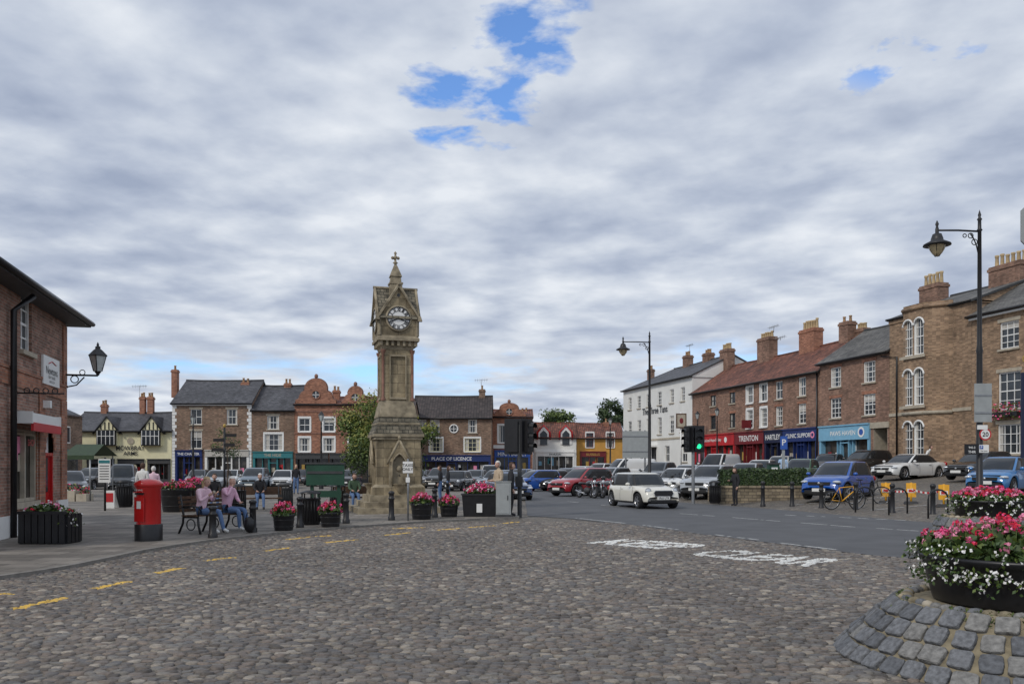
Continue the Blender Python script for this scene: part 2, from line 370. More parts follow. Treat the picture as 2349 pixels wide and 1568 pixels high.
b=B()
for a,c in[((1320,1188.5),(1440,1201)),((1470,1204),(1560,1216)),((1640,1227),(1740,1239)),((1790,1246),(1930,1263)),((1300,1150),(1330,1153)),((1375,1158),(1420,1162)),((1560,1178),(1640,1184)),((1680,1187),(1790,1196)),((1830,1199),(1970,1210)),((2010,1212),(2160,1222))]:
    strip(b,gp(*a),gp(*c),.09,.017,'wht',.25)
for px in range(1800,2060,42):
    strip(b,gp(px,1181+(px-1800)*.045),gp(px+26,1182.5+(px-1800)*.045),.12,.017,'wht',.3)
for t0 in range(8):  # parking bay lines on the ramped square
    s0=26+t0*4.6
    for i in range(24):
        if R()<.2: continue
        ta,tb=20.2+i*.2,20.38+i*.2
        q=[tsxy(ta,s0),tsxy(tb,s0),tsxy(tb,s0+.1),tsxy(ta,s0+.1)]
        b.poly([(x,y,terr(x,y)+.012) for x,y in q],'wht')
finish('white_line_marking',b)
b=B(); TXT=[]
def gtext(t,p,q,h):
    p=Vector(gp(*p));q=Vector(gp(*q)); d=(q-p); c=(p+q)/2; r=d.normalized(); u=Vector((-r.y,r.x))
    P,fs=b.text(t,(c.x,c.y,.006),(r.x,r.y,0),(u.x,u.y,0),h,'wht',fixw=d.length,bold=.028)
    TXT.append(([(v.x,v.y) for v in P],fs))
gtext('KEEP',(1392,1241),(1590,1256),1.45)
gtext('CLEAR',(1622,1266),(1905,1293),1.45)
finish('keep_clear_marking',b)
# individual cobblestones in the near field (one mesh)
def inpoly(X,Y,poly):
    ins=np.zeros(X.shape,bool); n=len(poly); j=n-1
    for i in range(n):
        xi,yi=poly[i];xj,yj=poly[j]
        c=((yi>Y)!=(yj>Y))
        with np.errstate(divide='ignore',invalid='ignore'):
            xx=(xj-xi)*(Y-yi)/((yj-yi) if yj!=yi else 1e-9)+xi
        ins^=(c&(X<xx)); j=i
    return ins
rng=np.random.default_rng(3)
PX=[];PY=[]
y=4.6
while y<25.5:
    wd=1.32*y+1.4; k_=int(wd/.112)+1
    xs=-.66*y-.6+np.cumsum(rng.uniform(.085,.142,k_)); PX.append(xs); PY.append(np.full(xs.shape,y)); y+=rng.uniform(.078,.092)
PX=np.concatenate(PX);PY=np.concatenate(PY)
PY=PY+rng.normal(0,.015,PY.shape)+.09*np.sin(PX*.9+.6)+.05*np.sin(PX*2.3+PY)+.03*np.sin(PX*5.1-PY*2)
keep=~inpoly(PX,PY,pl+back)&~inpoly(PX,PY,near+far)&(np.hypot(PX-4.38,PY-7.35)>1.5)&(np.hypot(PX-8.75,PY-15.6)>1.3)&(rng.random(PX.shape)>.01)
PX=PX[keep];PY=PY[keep]; n=len(PX)
A=.062*rng.uniform(.7,1.12,n);Bb=.045*rng.uniform(.75,1.15,n); th=rng.normal(0,.22,n); hh=.013*rng.uniform(.4,1.6,n); tl=rng.normal(0,.05,(2,n))
K=8; V=np.zeros((n,3*K+1,3)); jit=rng.uniform(.82,1.12,(n,K))
for li,(sc,hz) in enumerate(((1,-.25),(.9,.65),(.6,.95))):
    for k in range(K):
        a=2*math.pi*k/K+.2; ca=math.copysign(abs(math.cos(a))**.7,math.cos(a)); sa=math.copysign(abs(math.sin(a))**.7,math.sin(a))
        lx=A*ca*sc*jit[:,k]; ly=Bb*sa*sc*jit[:,k]
        V[:,li*K+k,0]=PX+lx*np.cos(th)-ly*np.sin(th); V[:,li*K+k,1]=PY+lx*np.sin(th)+ly*np.cos(th); V[:,li*K+k,2]=hh*hz+.003+(lx*tl[0]+ly*tl[1])*(1 if li else 0)
V[:,3*K,0]=PX;V[:,3*K,1]=PY;V[:,3*K,2]=hh+.003
quads=[(l*K+k,l*K+(k+1)%K,(l+1)*K+(k+1)%K,(l+1)*K+k) for l in range(2) for k in range(K)]
tris=[(2*K+k,2*K+(k+1)%K,3*K) for k in range(K)]
off=(np.arange(n)*(3*K+1))
Q=(np.array(quads)[None]+off[:,None,None]).reshape(-1,4); Tt=(np.array(tris)[None]+off[:,None,None]).reshape(-1,3)
Vf=V.reshape(-1,3)
me=bpy.data.meshes.new('cobblestones'); me.vertices.add(len(Vf)); me.vertices.foreach_set('co',Vf.ravel().astype(np.float32))
loops=np.concatenate([Q.ravel(),Tt.ravel()]).astype(np.int32); me.loops.add(len(loops)); me.loops.foreach_set('vertex_index',loops)
nf=len(Q)+len(Tt); starts=np.concatenate([np.arange(len(Q))*4,len(Q)*4+np.arange(len(Tt))*3]).astype(np.int32)
me.polygons.add(nf); me.polygons.foreach_set('loop_start',starts)
cen=np.concatenate([Vf[Q].mean(1),Vf[Tt].mean(1)]); mi=np.zeros(nf,np.int32)
rnd=rng.random(nf)
for (x0,y0),(x1,y1) in YL:
    d=np.array([x1-x0,y1-y0]); L_=np.hypot(*d); d/=L_; rx=cen[:,0]-x0; ry=cen[:,1]-y0; al=rx*d[0]+ry*d[1]; pe=np.abs(-rx*d[1]+ry*d[0])
    mi[(al>0)&(al<L_)&(pe<.075)&(rnd>.05)]=2
for P2,fs in TXT:
    P2=np.array(P2); bb=(cen[:,0]>P2[:,0].min())&(cen[:,0]<P2[:,0].max())&(cen[:,1]>P2[:,1].min())&(cen[:,1]<P2[:,1].max()); ids=np.nonzero(bb)[0]
    hit=np.zeros(len(ids),bool)
    for f in fs: hit|=inpoly(cen[ids,0],cen[ids,1],[tuple(P2[i]) for i in f])
    mi[ids[hit&(rnd[ids]>.04)]]=1
for k_ in('cs','csw','csy'): me.materials.append(M[k_])
me.polygons.foreach_set('material_index',mi); me.polygons.foreach_set('use_smooth',np.ones(nf,bool)); me.update(calc_edges=True); me.validate()
link(bpy.data.objects.new('cobblestones',me))
# ---------------- buildings ----------------
class Bld:
    def __init__(s,name,p0,p1,zg=0):
        s.name=name;s.P={};s.holes=[];s.zg=zg
        p0=Vector(p0);p1=Vector(p1);u=(p1-p0);s.L=u.length;u.normalize();s.u=u;s.p0=p0
        v=Vector((-u.y,u.x)); s.vv=v; s.M=Matrix(((u.x,v.x,0,p0.x),(u.y,v.y,0,p0.y),(0,0,1,0),(0,0,0,1)))
    def part(s,n):
        if n not in s.P: s.P[n]=B(s.M)
        return s.P[n]
    def U(s,px,v=0):
        k=(px-CX)/F; ox=s.p0.x+s.vv.x*v; oy=s.p0.y+s.vv.y*v; return (k*oy-ox)/(s.u.x-k*s.u.y)
    def D(s,px,v=0): return s.p0.y+s.vv.y*v+s.U(px,v)*s.u.y
    def Z(s,px,py,v=0): return az(py,s.D(px,v))
    def win(s,u,w,z0,z1,nx=2,ny=2,fm='wpaint',arch=False,lint='lst',ft=.07,curt=None):
        s.hole(u-w/2,u+w/2,z0,z1)
        g=s.part('windows'); x0,x1=u-w/2,u+w/2; d=.14
        g.poly([(x0,d,z0),(x1,d,z0),(x1,d,z1),(x0,d,z1)],'glass')
        rv=fm if lint=='white' or fm=='wpaint' and arch else s.wallm
        for q in([(x0,0,z0),(x0,d,z0),(x0,d,z1),(x0,0,z1)],[(x1,0,z0),(x1,0,z1),(x1,d,z1),(x1,d,z0)],[(x0,0,z1),(x0,d,z1),(x1,d,z1),(x1,0,z1)],[(x0,0,z0),(x1,0,z0),(x1,d,z0),(x0,d,z0)]): g.poly(q,rv)
        g.box(x0,x0+ft,.07,.135,z0,z1,fm);g.box(x1-ft,x1,.07,.135,z0,z1,fm);g.box(x0+ft,x1-ft,.07,.135,z0,z0+ft,fm);g.box(x0+ft,x1-ft,.07,.135,z1-ft,z1,fm)
        for i in range(1,nx): xx=x0+w*i/nx; g.box(xx-.018,xx+.018,.1,.137,z0+ft,z1-ft,fm)
        for i in range(1,ny): zz=z0+(z1-z0)*i/ny; t=.03 if i*2==ny else .018; g.box(x0+ft,x1-ft,.098,.136,zz-t,zz+t,fm)
        cz=R() if curt is None else curt
        if cz<.45:
            cw=w*ru(.12,.25)
            g.box(x0+ft,x0+ft+cw,.1372,.139,z0+ft,z1-ft,'curt'); g.box(x1-ft-cw,x1-ft,.1372,.139,z0+ft,z1-ft,'curt')
        elif cz<.7:
            g.box(x0+ft,x1-ft,.1372,.139,z1-(z1-z0)*ru(.25,.5),z1-ft,'curt')
        if arch:
            r=w/2; wl=s.part('arch_heads'); cz=z1-r; k=8
            for sg in(-1,1):
                pts=[(u+sg*r,-.002,z1)]
                for i in range(k+1):
                    a=math.pi/2*i/k; pts.append((u+sg*r*math.sin(a),-.002,cz+r*math.cos(a)))
                pts=pts if sg>0 else pts[::-1]
                wl.poly(pts,s.wallm)
            pts=[(u+ (r+.02)*math.cos(math.pi*i/16),-.03,cz+(r+.02)*math.sin(math.pi*i/16)) for i in range(17)]
            s.part('trim').tube(pts,.06,fm,6)
        t=s.part('trim')
        t.box(x0-.1,x1+.1,-.1,-.002,z0-.11,z0-.002,'lst' if lint!='white' else 'wpaint')
        if not arch and lint: t.box(x0-.12,x1+.12,-.03,-.002,z1+.002,z1+.2,'wpaint' if lint=='white' else lint)
        if lint=='white':
            t.box(x0-.14,x0-.002,-.03,-.003,z0,z1,'wpaint');t.box(x1+.002,x1+.14,-.03,-.003,z0,z1,'wpaint')
    def winp(s,x0,y0,x1,y1,**k):
        m=(x0+x1)/2; u0,u1=s.U(x0),s.U(x1); s.win((u0+u1)/2,u1-u0,s.Z(m,y1),s.Z(m,y0),**k)
    def hole(s,a,b_,c,d): s.holes.append((a,b_,c,d))
    def wall(s,z1,m,depth=8,z0=None,u0=0,u1=None):
        s.wallm=m; z0=s.zg-.3 if z0 is None else z0; u1=s.L if u1 is None else u1
        w=s.part('walls')
        us=sorted(set([u0,u1]+[max(u0,min(u1,a)) for h in s.holes for a in h[:2]])); zs=sorted(set([z0,z1]+[max(z0,min(z1,a)) for h in s.holes for a in h[2:]]))
        for j in range(len(zs)-1):
            run=None
            for i in range(len(us)-1):
                cu=(us[i]+us[i+1])/2;cz=(zs[j]+zs[j+1])/2
                if any(h[0]<cu<h[1] and h[2]<cz<h[3] for h in s.holes):
                    if run is not None: w.poly([(run,0,zs[j]),(us[i],0,zs[j]),(us[i],0,zs[j+1]),(run,0,zs[j+1])],m); run=None
                elif run is None: run=us[i]
            if run is not None: w.poly([(run,0,zs[j]),(u1,0,zs[j]),(u1,0,zs[j+1]),(run,0,zs[j+1])],m)
        w.poly([(u0,0,z0),(u0,0,z1),(u0,depth,z1),(u0,depth,z0)],m);w.poly([(u1,0,z0),(u1,depth,z0),(u1,depth,z1),(u1,0,z1)],m)
        w.poly([(u0,depth,z0),(u0,depth,z1),(u1,depth,z1),(u1,depth,z0)],m)
    def roof(s,zE,zR,depth,m,over=.3,wm=None,gut=True,u0=0,u1=None,hipL=0,hipR=0,ov2=.1):
        u1=s.L if u1 is None else u1; r=s.part('roof'); hy=depth/2; sl=(zR-zE)/hy; ze=zE-over*sl*.6
        nn=max(4,int((u1-u0)/1.5))
        # slightly sagging, uneven roof surface
        ul=[u0-ov2+(u1-u0+2*ov2)*i/nn for i in range(nn+1)]
        def rz(i): return zR+(-.06*math.sin(math.pi*i/nn)+ru(-.02,.02) if 0<i<nn else 0)
        rr_=[rz(i) for i in range(nn+1)]
        def rx(i): return min(max(ul[i],ul[0]+hipL),ul[-1]-hipR)
        for i in range(nn):
            r.poly([(ul[i],-over,ze),(ul[i+1],-over,ze),(rx(i+1),hy,rr_[i+1]),(rx(i),hy,rr_[i])] if rx(i+1)>rx(i)+1e-4 else [(ul[i],-over,ze),(ul[i+1],-over,ze),(rx(i),hy,rr_[i])],m)
        a=(u0-ov2,-over,ze);b_=(u1+ov2,-over,ze);c=(u1+ov2-hipR,hy,zR);d=(u0-ov2+hipL,hy,zR);e=(u0-ov2,depth+over,ze);f=(u1+ov2,depth+over,ze)
        r.poly([f,e,d,c],m)
        low=lambda p:(p[0],p[1],p[2]-.14)
        r.poly([low(a),low(b_),b_,a],'dgry')
        if hipL: r.poly([e,a,d],m)
        else: r.poly([a,d,low(d),low(a)],'dgry'); r.poly([d,e,low(e),low(d)],'dgry')
        if hipR: r.poly([b_,f,c],m)
        else: r.poly([b_,low(b_),low(c),c],'dgry'); r.poly([c,low(c),low(f),f],'dgry')
        r.poly([low(a),low(e),low(f),low(b_)],'dgry')
        if wm:
            w=s.part('gable_walls')
            if not hipL: w.poly([(u0,0,zE-.01),(u0,hy,zR-.16),(u0,depth,zE-.01)],wm)
            if not hipR: w.poly([(u1,0,zE-.01),(u1,depth,zE-.01),(u1,hy,zR-.16)],wm)
        r.tube([(rx(i),hy,rr_[i]+.01) for i in range(nn+1) if i==0 or rx(i)>rx(i-1)+1e-4],.1,m if m=='pant' else 'dgry',6)
        if gut: s.part('gutter').tube([(a[0],-over-.05,a[2]-.05),(b_[0],-over-.05,a[2]-.05)],.07,'blk',6)
    def chim(s,px,py,v,z0,w=1.0,d=.6,pots=3,m='brk_o',pm='pot',ph=.45):
        u=s.U(px,v); z1=s.Z(px,py,v)-ph
        c=s.part('chimney'); c.box(u-w/2,u+w/2,v-d/2,v+d/2,z0,z1-.3,m); c.box(u-w/2-.06,u+w/2+.06,v-d/2-.06,v+d/2+.06,z1-.3,z1-.12,m); c.box(u-w/2,u+w/2,v-d/2,v+d/2,z1-.12,z1,m)
        for i in range(pots):
            x=u if pots==1 else u-w/2+.17+(w-.34)*i/(pots-1); q=ph*ru(.85,1.05)
            c.lathe([(.13,0),(.1,q*.8),(.13,q*.85),(.13,q),(.06,q)],x,v,pm,10,z0=z1)
        return u,z1
    def shop(s,u0,u1,zf0,zf1,m,txt,tm='wpaint',zg=None,fm=None,door=.5,th=.5,nb=3):
        zg=s.zg if zg is None else zg; fm=fm or m
        s.hole(u0+.12,u1-.12,zg-.3,zf0)
        p=s.part('shopfront')
        p.box(u0+.03,u1-.03,-.16,-.003,zf0,zf1,m); p.box(u0+.01,u1-.01,-.24,-.003,zf1,zf1+.1,m)
        h=zf1-zf0
        if txt: p.text(txt,((u0+u1)/2,-.17,(zf0+zf1)/2),(1,0,0),(0,0,1),h*th,tm,maxw=(u1-u0)*.8)
        p.box(u0+.02,u0+.25,-.1,.3,zg-.3,zf0,fm); p.box(u1-.25,u1-.02,-.1,.3,zg-.3,zf0,fm)
        p.box(u0+.25,u1-.25,0,.25,zg-.3,zg+.45,fm)
        p.poly([(u0+.25,.28,zg),(u1-.25,.28,zg),(u1-.25,.28,zf0),(u0+.25,.28,zf0)],'glass2')
        W=u1-u0-.5; dx=u0+.25+W*door
        p.box(dx-.5,dx-.42,-.02,.27,zg,zf0,fm);p.box(dx+.42,dx+.5,-.02,.27,zg,zf0,fm);p.box(dx-.42,dx+.42,-.01,.26,zg+2.05,zg+2.13,fm)
        for i in range(1,nb+1):
            x=u0+.25+W*i/(nb+1); p.box(x-.03,x+.03,.02,.25,zg+.45,zf0,fm)
        for i in range(int(W/.6)):
            x=u0+.4+ (W-.5)*R(); hh=ru(.3,1.1); zz=zg+ru(.5,1.2)
            p.box(x-.18,x+.18,.262,.275+.0003*i,zz,min(zz+hh,zf0-.1),random.choice(['curt','redp','lblue','pinkl','wpaint','gold','teal','dgry','lst']))
    def aer(s,px,py0,py1,v):
        u=s.U(px,v);z0,z1=s.Z(px,py0,v),s.Z(px,py1,v); g=s.part('aerial'); g.tube([(u,v,z0),(u,v,z1)],.025,'galv',5); g.tube([(u-.8,v,z1-.1),(u+.8,v,z1-.02)],.015,'galv',4)
        for i in range(6): x=u-.7+i*.27; g.tube([(x,v-.25,z1-.08),(x,v+.25,z1-.08)],.01,'galv',4); g.tube([(x,v,z1-.25),(x,v,z1+.1)],.01,'galv',4)
    def done(s): return finish(s.name,s.P)
def RR(px):
    k=(px-CX)/F; D=40.2/(k+.266); return (k*D,D)
def quoins(s,u,z0,z1,m='wpaint',w=.45):
    t=s.part('quoins');z=z0;i=0
    while z<z1-.3:
        ww=w if i%2 else w*.65
        t.box(u-(ww if u>1 else 0),u+(0 if u>1 else ww),-.03,-.003,z,z+.3,m); z+=.33;i+=1
zg=1.32
h=Bld('white_hotel',RR(1430),RR(1588),zg); h.wallm='white'
for px in(1445,1466,1487,1513,1541,1566):
    u=h.U(px)
    h.win(u,.95,8.35,9.75,2,4,'wpaint',lint=None); h.win(u,1.0,5.2,7.0,2,4,'wpaint',lint=None)
for px in(1445,1470,1530,1570): h.win(h.U(px),1.2,2.2,3.9,2,2,'wpaint',lint=None)
u=h.U(1500); h.hole(u-.6,u+.6,1.2,3.8); d=h.part('door'); d.box(u-.6,u+.6,.1,.15,1.2,3.8,'dgry'); d.box(u-.9,u+.9,-.9,-.003,3.85,4.05,'wpaint'); d.lathe([(.12,0),(.12,2.5)],u-.8,-.8,'wpaint',z0=1.3); d.lathe([(.12,0),(.12,2.5)],u+.8,-.8,'wpaint',z0=1.3)
h.part('sign').text('The Three Tuns',(h.U(1502),-.06,7.85),(1,0,0),(0,0,1),.75,'blk',maxw=6.5)
h.part('sign').box(h.L*.1,h.L*.9,-.06,-.003,4.55,4.75,'lst')
h.wall(10.8,'white',9); h.roof(10.8,13.0,9,'slate',wm='white',hipL=4.5)
h.chim(1493,838,3,11,.8,.6,2,'brk_r'); h.chim(1578,806,4.5,12,1.0,.8,3,'brk_r'); h.chim(1625,800,4.5,11,1.2,.8,3,'brk_r'); h.aer(1582,812,790,4.5)
h.done()
h=Bld('brick_shop_row',RR(1588),RR(1880),zg); h.wallm='brk_r'
for px in(1636,1680): 
    h.win(h.U(px),1.0,7.4,8.4,2,2,'dgry',lint='brk_o'); h.win(h.U(px),1.0,5.2,6.5,2,2,'dgry',lint='brk_o')
for px in(1720,1752,1787,1840):
    h.win(h.U(px),1.0,7.2,8.65,2,2,'wpaint',lint='white' if px<1760 else 'brk_o'); h.win(h.U(px),1.0,5.05,6.6,2,4,'wpaint',lint='white' if px<1760 else 'brk_o')
h.shop(h.U(1592),h.U(1687),3.65,4.65,'redp','National Hope Society','wpaint',th=.36)
h.shop(h.U(1687.5),h.U(1755),3.65,4.65,'mar','TRENTON','wpaint',th=.5)
h.shop(h.U(1755.5),h.U(1798),3.65,4.6,'navyd','HARTLEY','wpaint',th=.45,nb=2)
h.shop(h.U(1798.5),h.U(1877),3.65,4.6,'navy','CLINIC SUPPORT','wpaint',th=.36)
sg=h.part('shopfront')
u=h.U(1668); sg.disc((u,-.175,4.15),.26,'wpaint') 
u=h.U(1868); sg.disc((u,-.175,4.12),.26,'pinkl'); sg.disc((u,-.18,4.12),.14,'navy')
h.part('hanging_sign').box(h.U(1725),h.U(1725)+.06,-1.0,-.1,5.0,5.7,'mar')
h.wall(9.0,'brk_r',8); h.roof(9.0,11.7,8,'pant',wm='brk_r')
h.chim(1668,787,3.8,10.5,1.6,.8,5,'brk_r','potp',.6);h.chim(1760,762,3.8,10.5,2.0,.9,6,'brk_r','potp',.5);h.chim(1860,733,3.8,10.5,2.1,.9,6,'brk_o','potp',.8)
h.aer(1775,762,747,3.8); h.aer(1790,780,772,3.8)
h.part('downpipe').tube([(h.L-.2,-.1,1.3),(h.L-.2,-.1,9)],.06,'blk',6)
h.done()
h=Bld('brick_shop',RR(1880.6),RR(2040),zg); h.wallm='brk_r'
for px in(1917,1994):
    h.win(h.U(px),1.25,7.5,8.95,3,4,'wpaint',lint='brk_o'); h.win(h.U(px),1.25,5.25,6.7,3,4,'wpaint',lint='brk_o')
h.shop(.05,h.U(1998),3.6,4.6,'lblue','PAWS HAVEN','wpaint',th=.34,nb=2)
sg=h.part('shopfront'); u=h.U(1980); sg.disc((u,-.175,4.1),.36,'wpaint'); sg.disc((u,-.18,4.1),.22,'mblue')
u0,u1=h.U(2004),h.U(2036); h.hole(u0,u1,1,4.3)
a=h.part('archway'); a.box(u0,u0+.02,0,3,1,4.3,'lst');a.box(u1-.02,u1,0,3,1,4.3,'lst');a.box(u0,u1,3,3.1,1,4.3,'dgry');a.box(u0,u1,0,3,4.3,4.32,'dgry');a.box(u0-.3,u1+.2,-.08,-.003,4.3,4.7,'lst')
h.wall(9.5,'brk_r',8); h.roof(9.5,12.1,8,'slate2',wm='brk_r')
h.chim(1944,725,4,10.5,1.1,.8,2,'brk_r');h.chim(1978,740,4.6,11,1.1,.7,4,'brk_r','potp')
h.done()
h=Bld('bow_front_building',RR(2040.6),RR(2229),zg-.1); h.wallm='brk_t'
ub0,ub1=h.U(2077),h.U(2186)
h.wall(11.4,'brk_t',10)
h.roof(11.5,13.3,10,'slate2',wm='brk_t',over=.15)
bl=h.part('bow_bay'); dpt=1.1; c=.28*(ub1-ub0)
poly=[(ub0,0),(ub0+c,-dpt),(ub1-c,-dpt),(ub1,0)]
h.chim(2142,627,5,12,1.8,.9,5,'brk_r','potp',.8)
h.part('trim').box(0,ub0,-.08,-.003,11.1,11.4,'brk_t'); h.part('trim').box(0,ub0,-.06,-.003,5.0,5.2,'lst');h.part('trim').box(ub1,h.L,-.06,-.003,5.0,5.2,'lst')
P=[Vector(q) for q in poly]
def wpt(q): 
    r=h.M@Vector((q.x,q.y,0)); return (r.x,r.y)
for i in range(3):
    s=Bld('x',wpt(P[i]),wpt(P[i+1]),zg-.1); s.wallm='brk_t'
    if i==1:
        cc=s.L/2
        for z0,z1 in((8.6,10.85),(5.5,7.75),(2.3,4.5)):
            for o in(-.48,.48): s.win(cc+o,.82,z0,z1,2,4,'wpaint',arch=True,lint=None,curt=.3)
            s.part('trim').box(cc-1.1,cc+1.1,-.14,-.11,z0-.2,z0-.02,'lst')
    s.wall(11.75,'brk_t',.4,z0=.9)
    for k,bb in s.P.items():
        bl2=h.part('bay_'+k)
        o=len(bl2.v); bl2.v+=bb.v
        for f,mi_,sm in zip(bb.f,bb.mi,bb.sm): bl2.f.append([x+o for x in f]); bl2.mi.append(bl2.mid(bb.mats[mi_])); bl2.sm.append(sm)
        bl2.uv+=bb.uv
bl.poly([(q.x,q.y,11.76) for q in P],'slate2')
for zz in(11.5,5.0): 
    for i in range(3):
        a_,b_=P[i],P[i+1]; bl.tube([(a_.x,a_.y-.04,zz),(b_.x,b_.y-.04,zz)],.12,'brk_t' if zz>6 else 'lst',6)
h.part('downpipe').tube([(h.U(2060),-.1,1.3),(h.U(2060),-.1,8.9),(h.U(2060)-1.5,-.1,9.1)],.06,'blk',6)
h.done()
h=Bld('brick_hotel',RR(2229.6),RR(2640),zg-.1); h.wallm='brk_t'
for px in(2315,2420,2540):
    u=h.U(px); h.win(u,1.3,8.25,9.75,3,4,'wpaint',lint='lst'); h.win(u,1.5,4.85,6.95,3,4,'wpaint',lint='lst'); h.win(u,1.6,2.4,4.05,4,3,'wpaint',lint='lst')
h.part('sign').text('GOLDEN FLEECE',(h.U(2298)+3.6,-.08,7.55),(1,0,0),(0,0,1),.42,'gold',maxw=8)
h.wall(10.56,'brk_t',10); h.roof(10.56,13.4,10,'slate2',wm='brk_t',over=.35)
h.part('trim').box(0,h.L,-.25,-.003,10.2,10.42,'wpaint')
h.chim(2318,578,4.5,11,2.4,1.0,6,'brk_r','potp',.75)
fb=h.part('window_box')
for px in(2315,2420):
    u=h.U(px); fb.box(u-.9,u+.9,-.4,-.12,4.45,4.7,'blk')
    for i in range(260): fb.leaf((u+ru(-1,1),ru(-.55,-.1),ru(4.3,5.2)),ru(.05,.1),random.choice(['hg2','lf1','lf1','pink','pred','pinkl']))
h.done()
def front(name,x0,x1,D,zg=0,skew=0):
    return Bld(name,(ax(x0,D),D),(ax(x1,D+skew),D+skew),zg)
D0=86
h=front('cream_pub',150,394,D0); h.wallm='cream'
zE=az(985,D0)
t=h.part('half_timber')
for a,c in((221,277),(324,377)):
    u0,u1=h.U(a),h.U(c); um=(u0+u1)/2; zt=az(957,D0)
    t.poly([(u0,-.35,az(1000,D0)+.3),(u1,-.35,az(1000,D0)+.3),(um,-.35,zt)],'cream')
    t.box(u0+.2,u1-.2,-.35,-.003,az(1022,D0),az(1000,D0)+.3,'cream')
    for sg,ux in((1,u0),(-1,u1)):
        t.tube([(ux-sg*.15,-.42,az(1000,D0)+.2),(um,-.42,zt+.1)],.1,'blk',5)
    t.poly([(u0-.2,-.5,az(1000,D0)+.2),(um,-.5,zt+.15),(um,3.5,zt+.15),(u0-.2,.6,az(1000,D0)+.2)],'slate'); t.poly([(u1+.2,-.5,az(1000,D0)+.2),(u1+.2,.6,az(1000,D0)+.2),(um,3.5,zt+.15),(um,-.5,zt+.15)],'slate')
    for x in(-.6,-.2,.2,.6): t.box(um+x-.05,um+x+.05,-.4,-.352,az(985,D0)+.02,zt-.35-abs(x)*.8,'blk')
    zc0,zc1=az(1022,D0),az(986,D0)
    t.box(um-.95,um+.95,-.6,-.352,zc0,zc1,'blk'); t.box(um-.85,um+.85,-.62,-.601,zc0+.1,zc1-.08,'glass')
    for i in range(5): x=um-.85+1.7*i/4; t.box(x-.03,x+.03,-.64,-.621,zc0+.1,zc1-.08,'wpaint')
    t.box(um-.85,um+.85,-.641,-.622,zc1-.65,zc1-.59,'wpaint')
u_=h.U(200)
h.shop(u_,u_+2.8,2.0,2.4,'dgry',None,fm='dgry',nb=3); h.shop(u_+3.1,u_+5.8,2.0,2.4,'dgry',None,fm='dgry',nb=2);h.shop(u_+6.1,h.L-.1,2.0,2.4,'dgry',None,fm='dgry',nb=3)
s=h.part('sign'); s.text('MOWBRAY',(h.U(300),-.08,az(1027,D0)),(1,0,0),(0,0,1),.46,'dgry',maxw=2.9); s.text('ARMS',(h.U(300),-.08,az(1039,D0)),(1,0,0),(0,0,1),.42,'dgry',maxw=1.5)
s.disc((h.U(300),-.07,az(1011,D0)),.35,'lst')
h.wall(zE,'cream',8); h.roof(zE,az(945,D0+4),8,'slate',over=.4,wm='cream')
h.chim(240,917,4,6,.6,.5,2,'brk_o');h.chim(328,900,4,6,.55,.5,2,'brk_o');h.chim(346,900,4,6,.6,.5,2,'brk_o'); h.aer(320,935,884,4)
h.done()
h=front('quoined_brick_house',395,577,D0); h.wallm='brk_b'
for a in((437,938,463,973),(520,938,544,973),(437,988,463,1028)): h.winp(*a,nx=2,ny=2,lint='lst')
h.shop(.3,h.U(465),az(1047,D0),az(1034,D0),'navy','THE CHAPTER','wpaint',nb=3,th=.45); h.shop(h.U(470),h.U(572),az(1047,D0),az(1033,D0),'curt','','blk',fm='wpaint',nb=4)
quoins(h,0,0,8.2); quoins(h,h.L,0,8.2)
zE=az(922,D0); h.part('trim').box(0,h.L,-.2,-.003,zE-.35,zE-.15,'wpaint')
h.wall(zE,'brk_b',8); h.roof(zE,az(872,D0+4),8,'slate',wm='brk_b',over=.3)
h.chim(402,838,4,9,.6,.6,1,'brk_o');h.chim(564,867,3.5,9,.8,.6,2,'brk_o')
h.done()
h=front('brick_house',577.5,675,D0); h.wallm='brk_b'
h.winp(613,953,640,984,nx=2,ny=2,lint='lst'); h.winp(607,995,648,1033,nx=4,ny=3,lint='white')
h.shop(.1,h.L-.1,az(1050,D0),az(1037,D0),'teal','THE HIDE','lst',nb=4,th=.5)
zE=az(938,D0);h.wall(zE,'brk_b',8); h.roof(zE,az(884,D0+4),8,'slate',wm='brk_b',over=.3); h.chim(661,869,4,8,.7,.6,2,'brk_o')
h.done()
def dutch(h,pxc,hw,pyb,pyt,D,m,name='dutch_gable'):
    g=h.part(name); zb,zt=az(pyb,D),az(pyt,D); um=h.U(pxc); w=hw/F*D; H_=zt-zb
    pr=[(w,0),(w,.12*H_),(w*.86,.16*H_),(w*.8,.3*H_),(w*.72,.42*H_),(w*.55,.5*H_),(w*.55,.6*H_)]
    for i in range(1,7):
        a=math.pi/2*i/7; pr.append((w*.55*math.cos(a),.6*H_+.38*H_*math.sin(a)))
    right=[(um+x,zb+z) for x,z in pr]; left=[(um-x,zb+z) for x,z in pr][::-1]
    top=[(um,zb+.985*H_)]; pts=right+top+left
    g.poly([(x,-.05,z) for x,z in pts],m); g.poly([(x,.3,z) for x,z in pts][::-1],m)
    for i in range(len(pts)-1):
        (x0,z0),(x1,z1)=pts[i],pts[i+1]; g.poly([(x0,-.05,z0),(x0,.3,z0),(x1,.3,z1),(x1,-.05,z1)],m)
    g.tube([(x,.1,z+.03) for x,z in pts],.12,'redst',5)
    g.sph((um,.1,zt+.25),.2,.2,.25,'redst',8)
    g.ring((um,-.06,zb+.35*H_),.42,.07,'brk_o','y'); g.disc((um,-.06,zb+.35*H_),.4,'glass')
    g.box(um-.4,um+.4,-.08,-.065,zb+.35*H_-.03,zb+.35*H_+.03,'wpaint'); g.box(um-.03,um+.03,-.08,-.066,zb+.35*H_-.4,zb+.35*H_+.4,'wpaint')
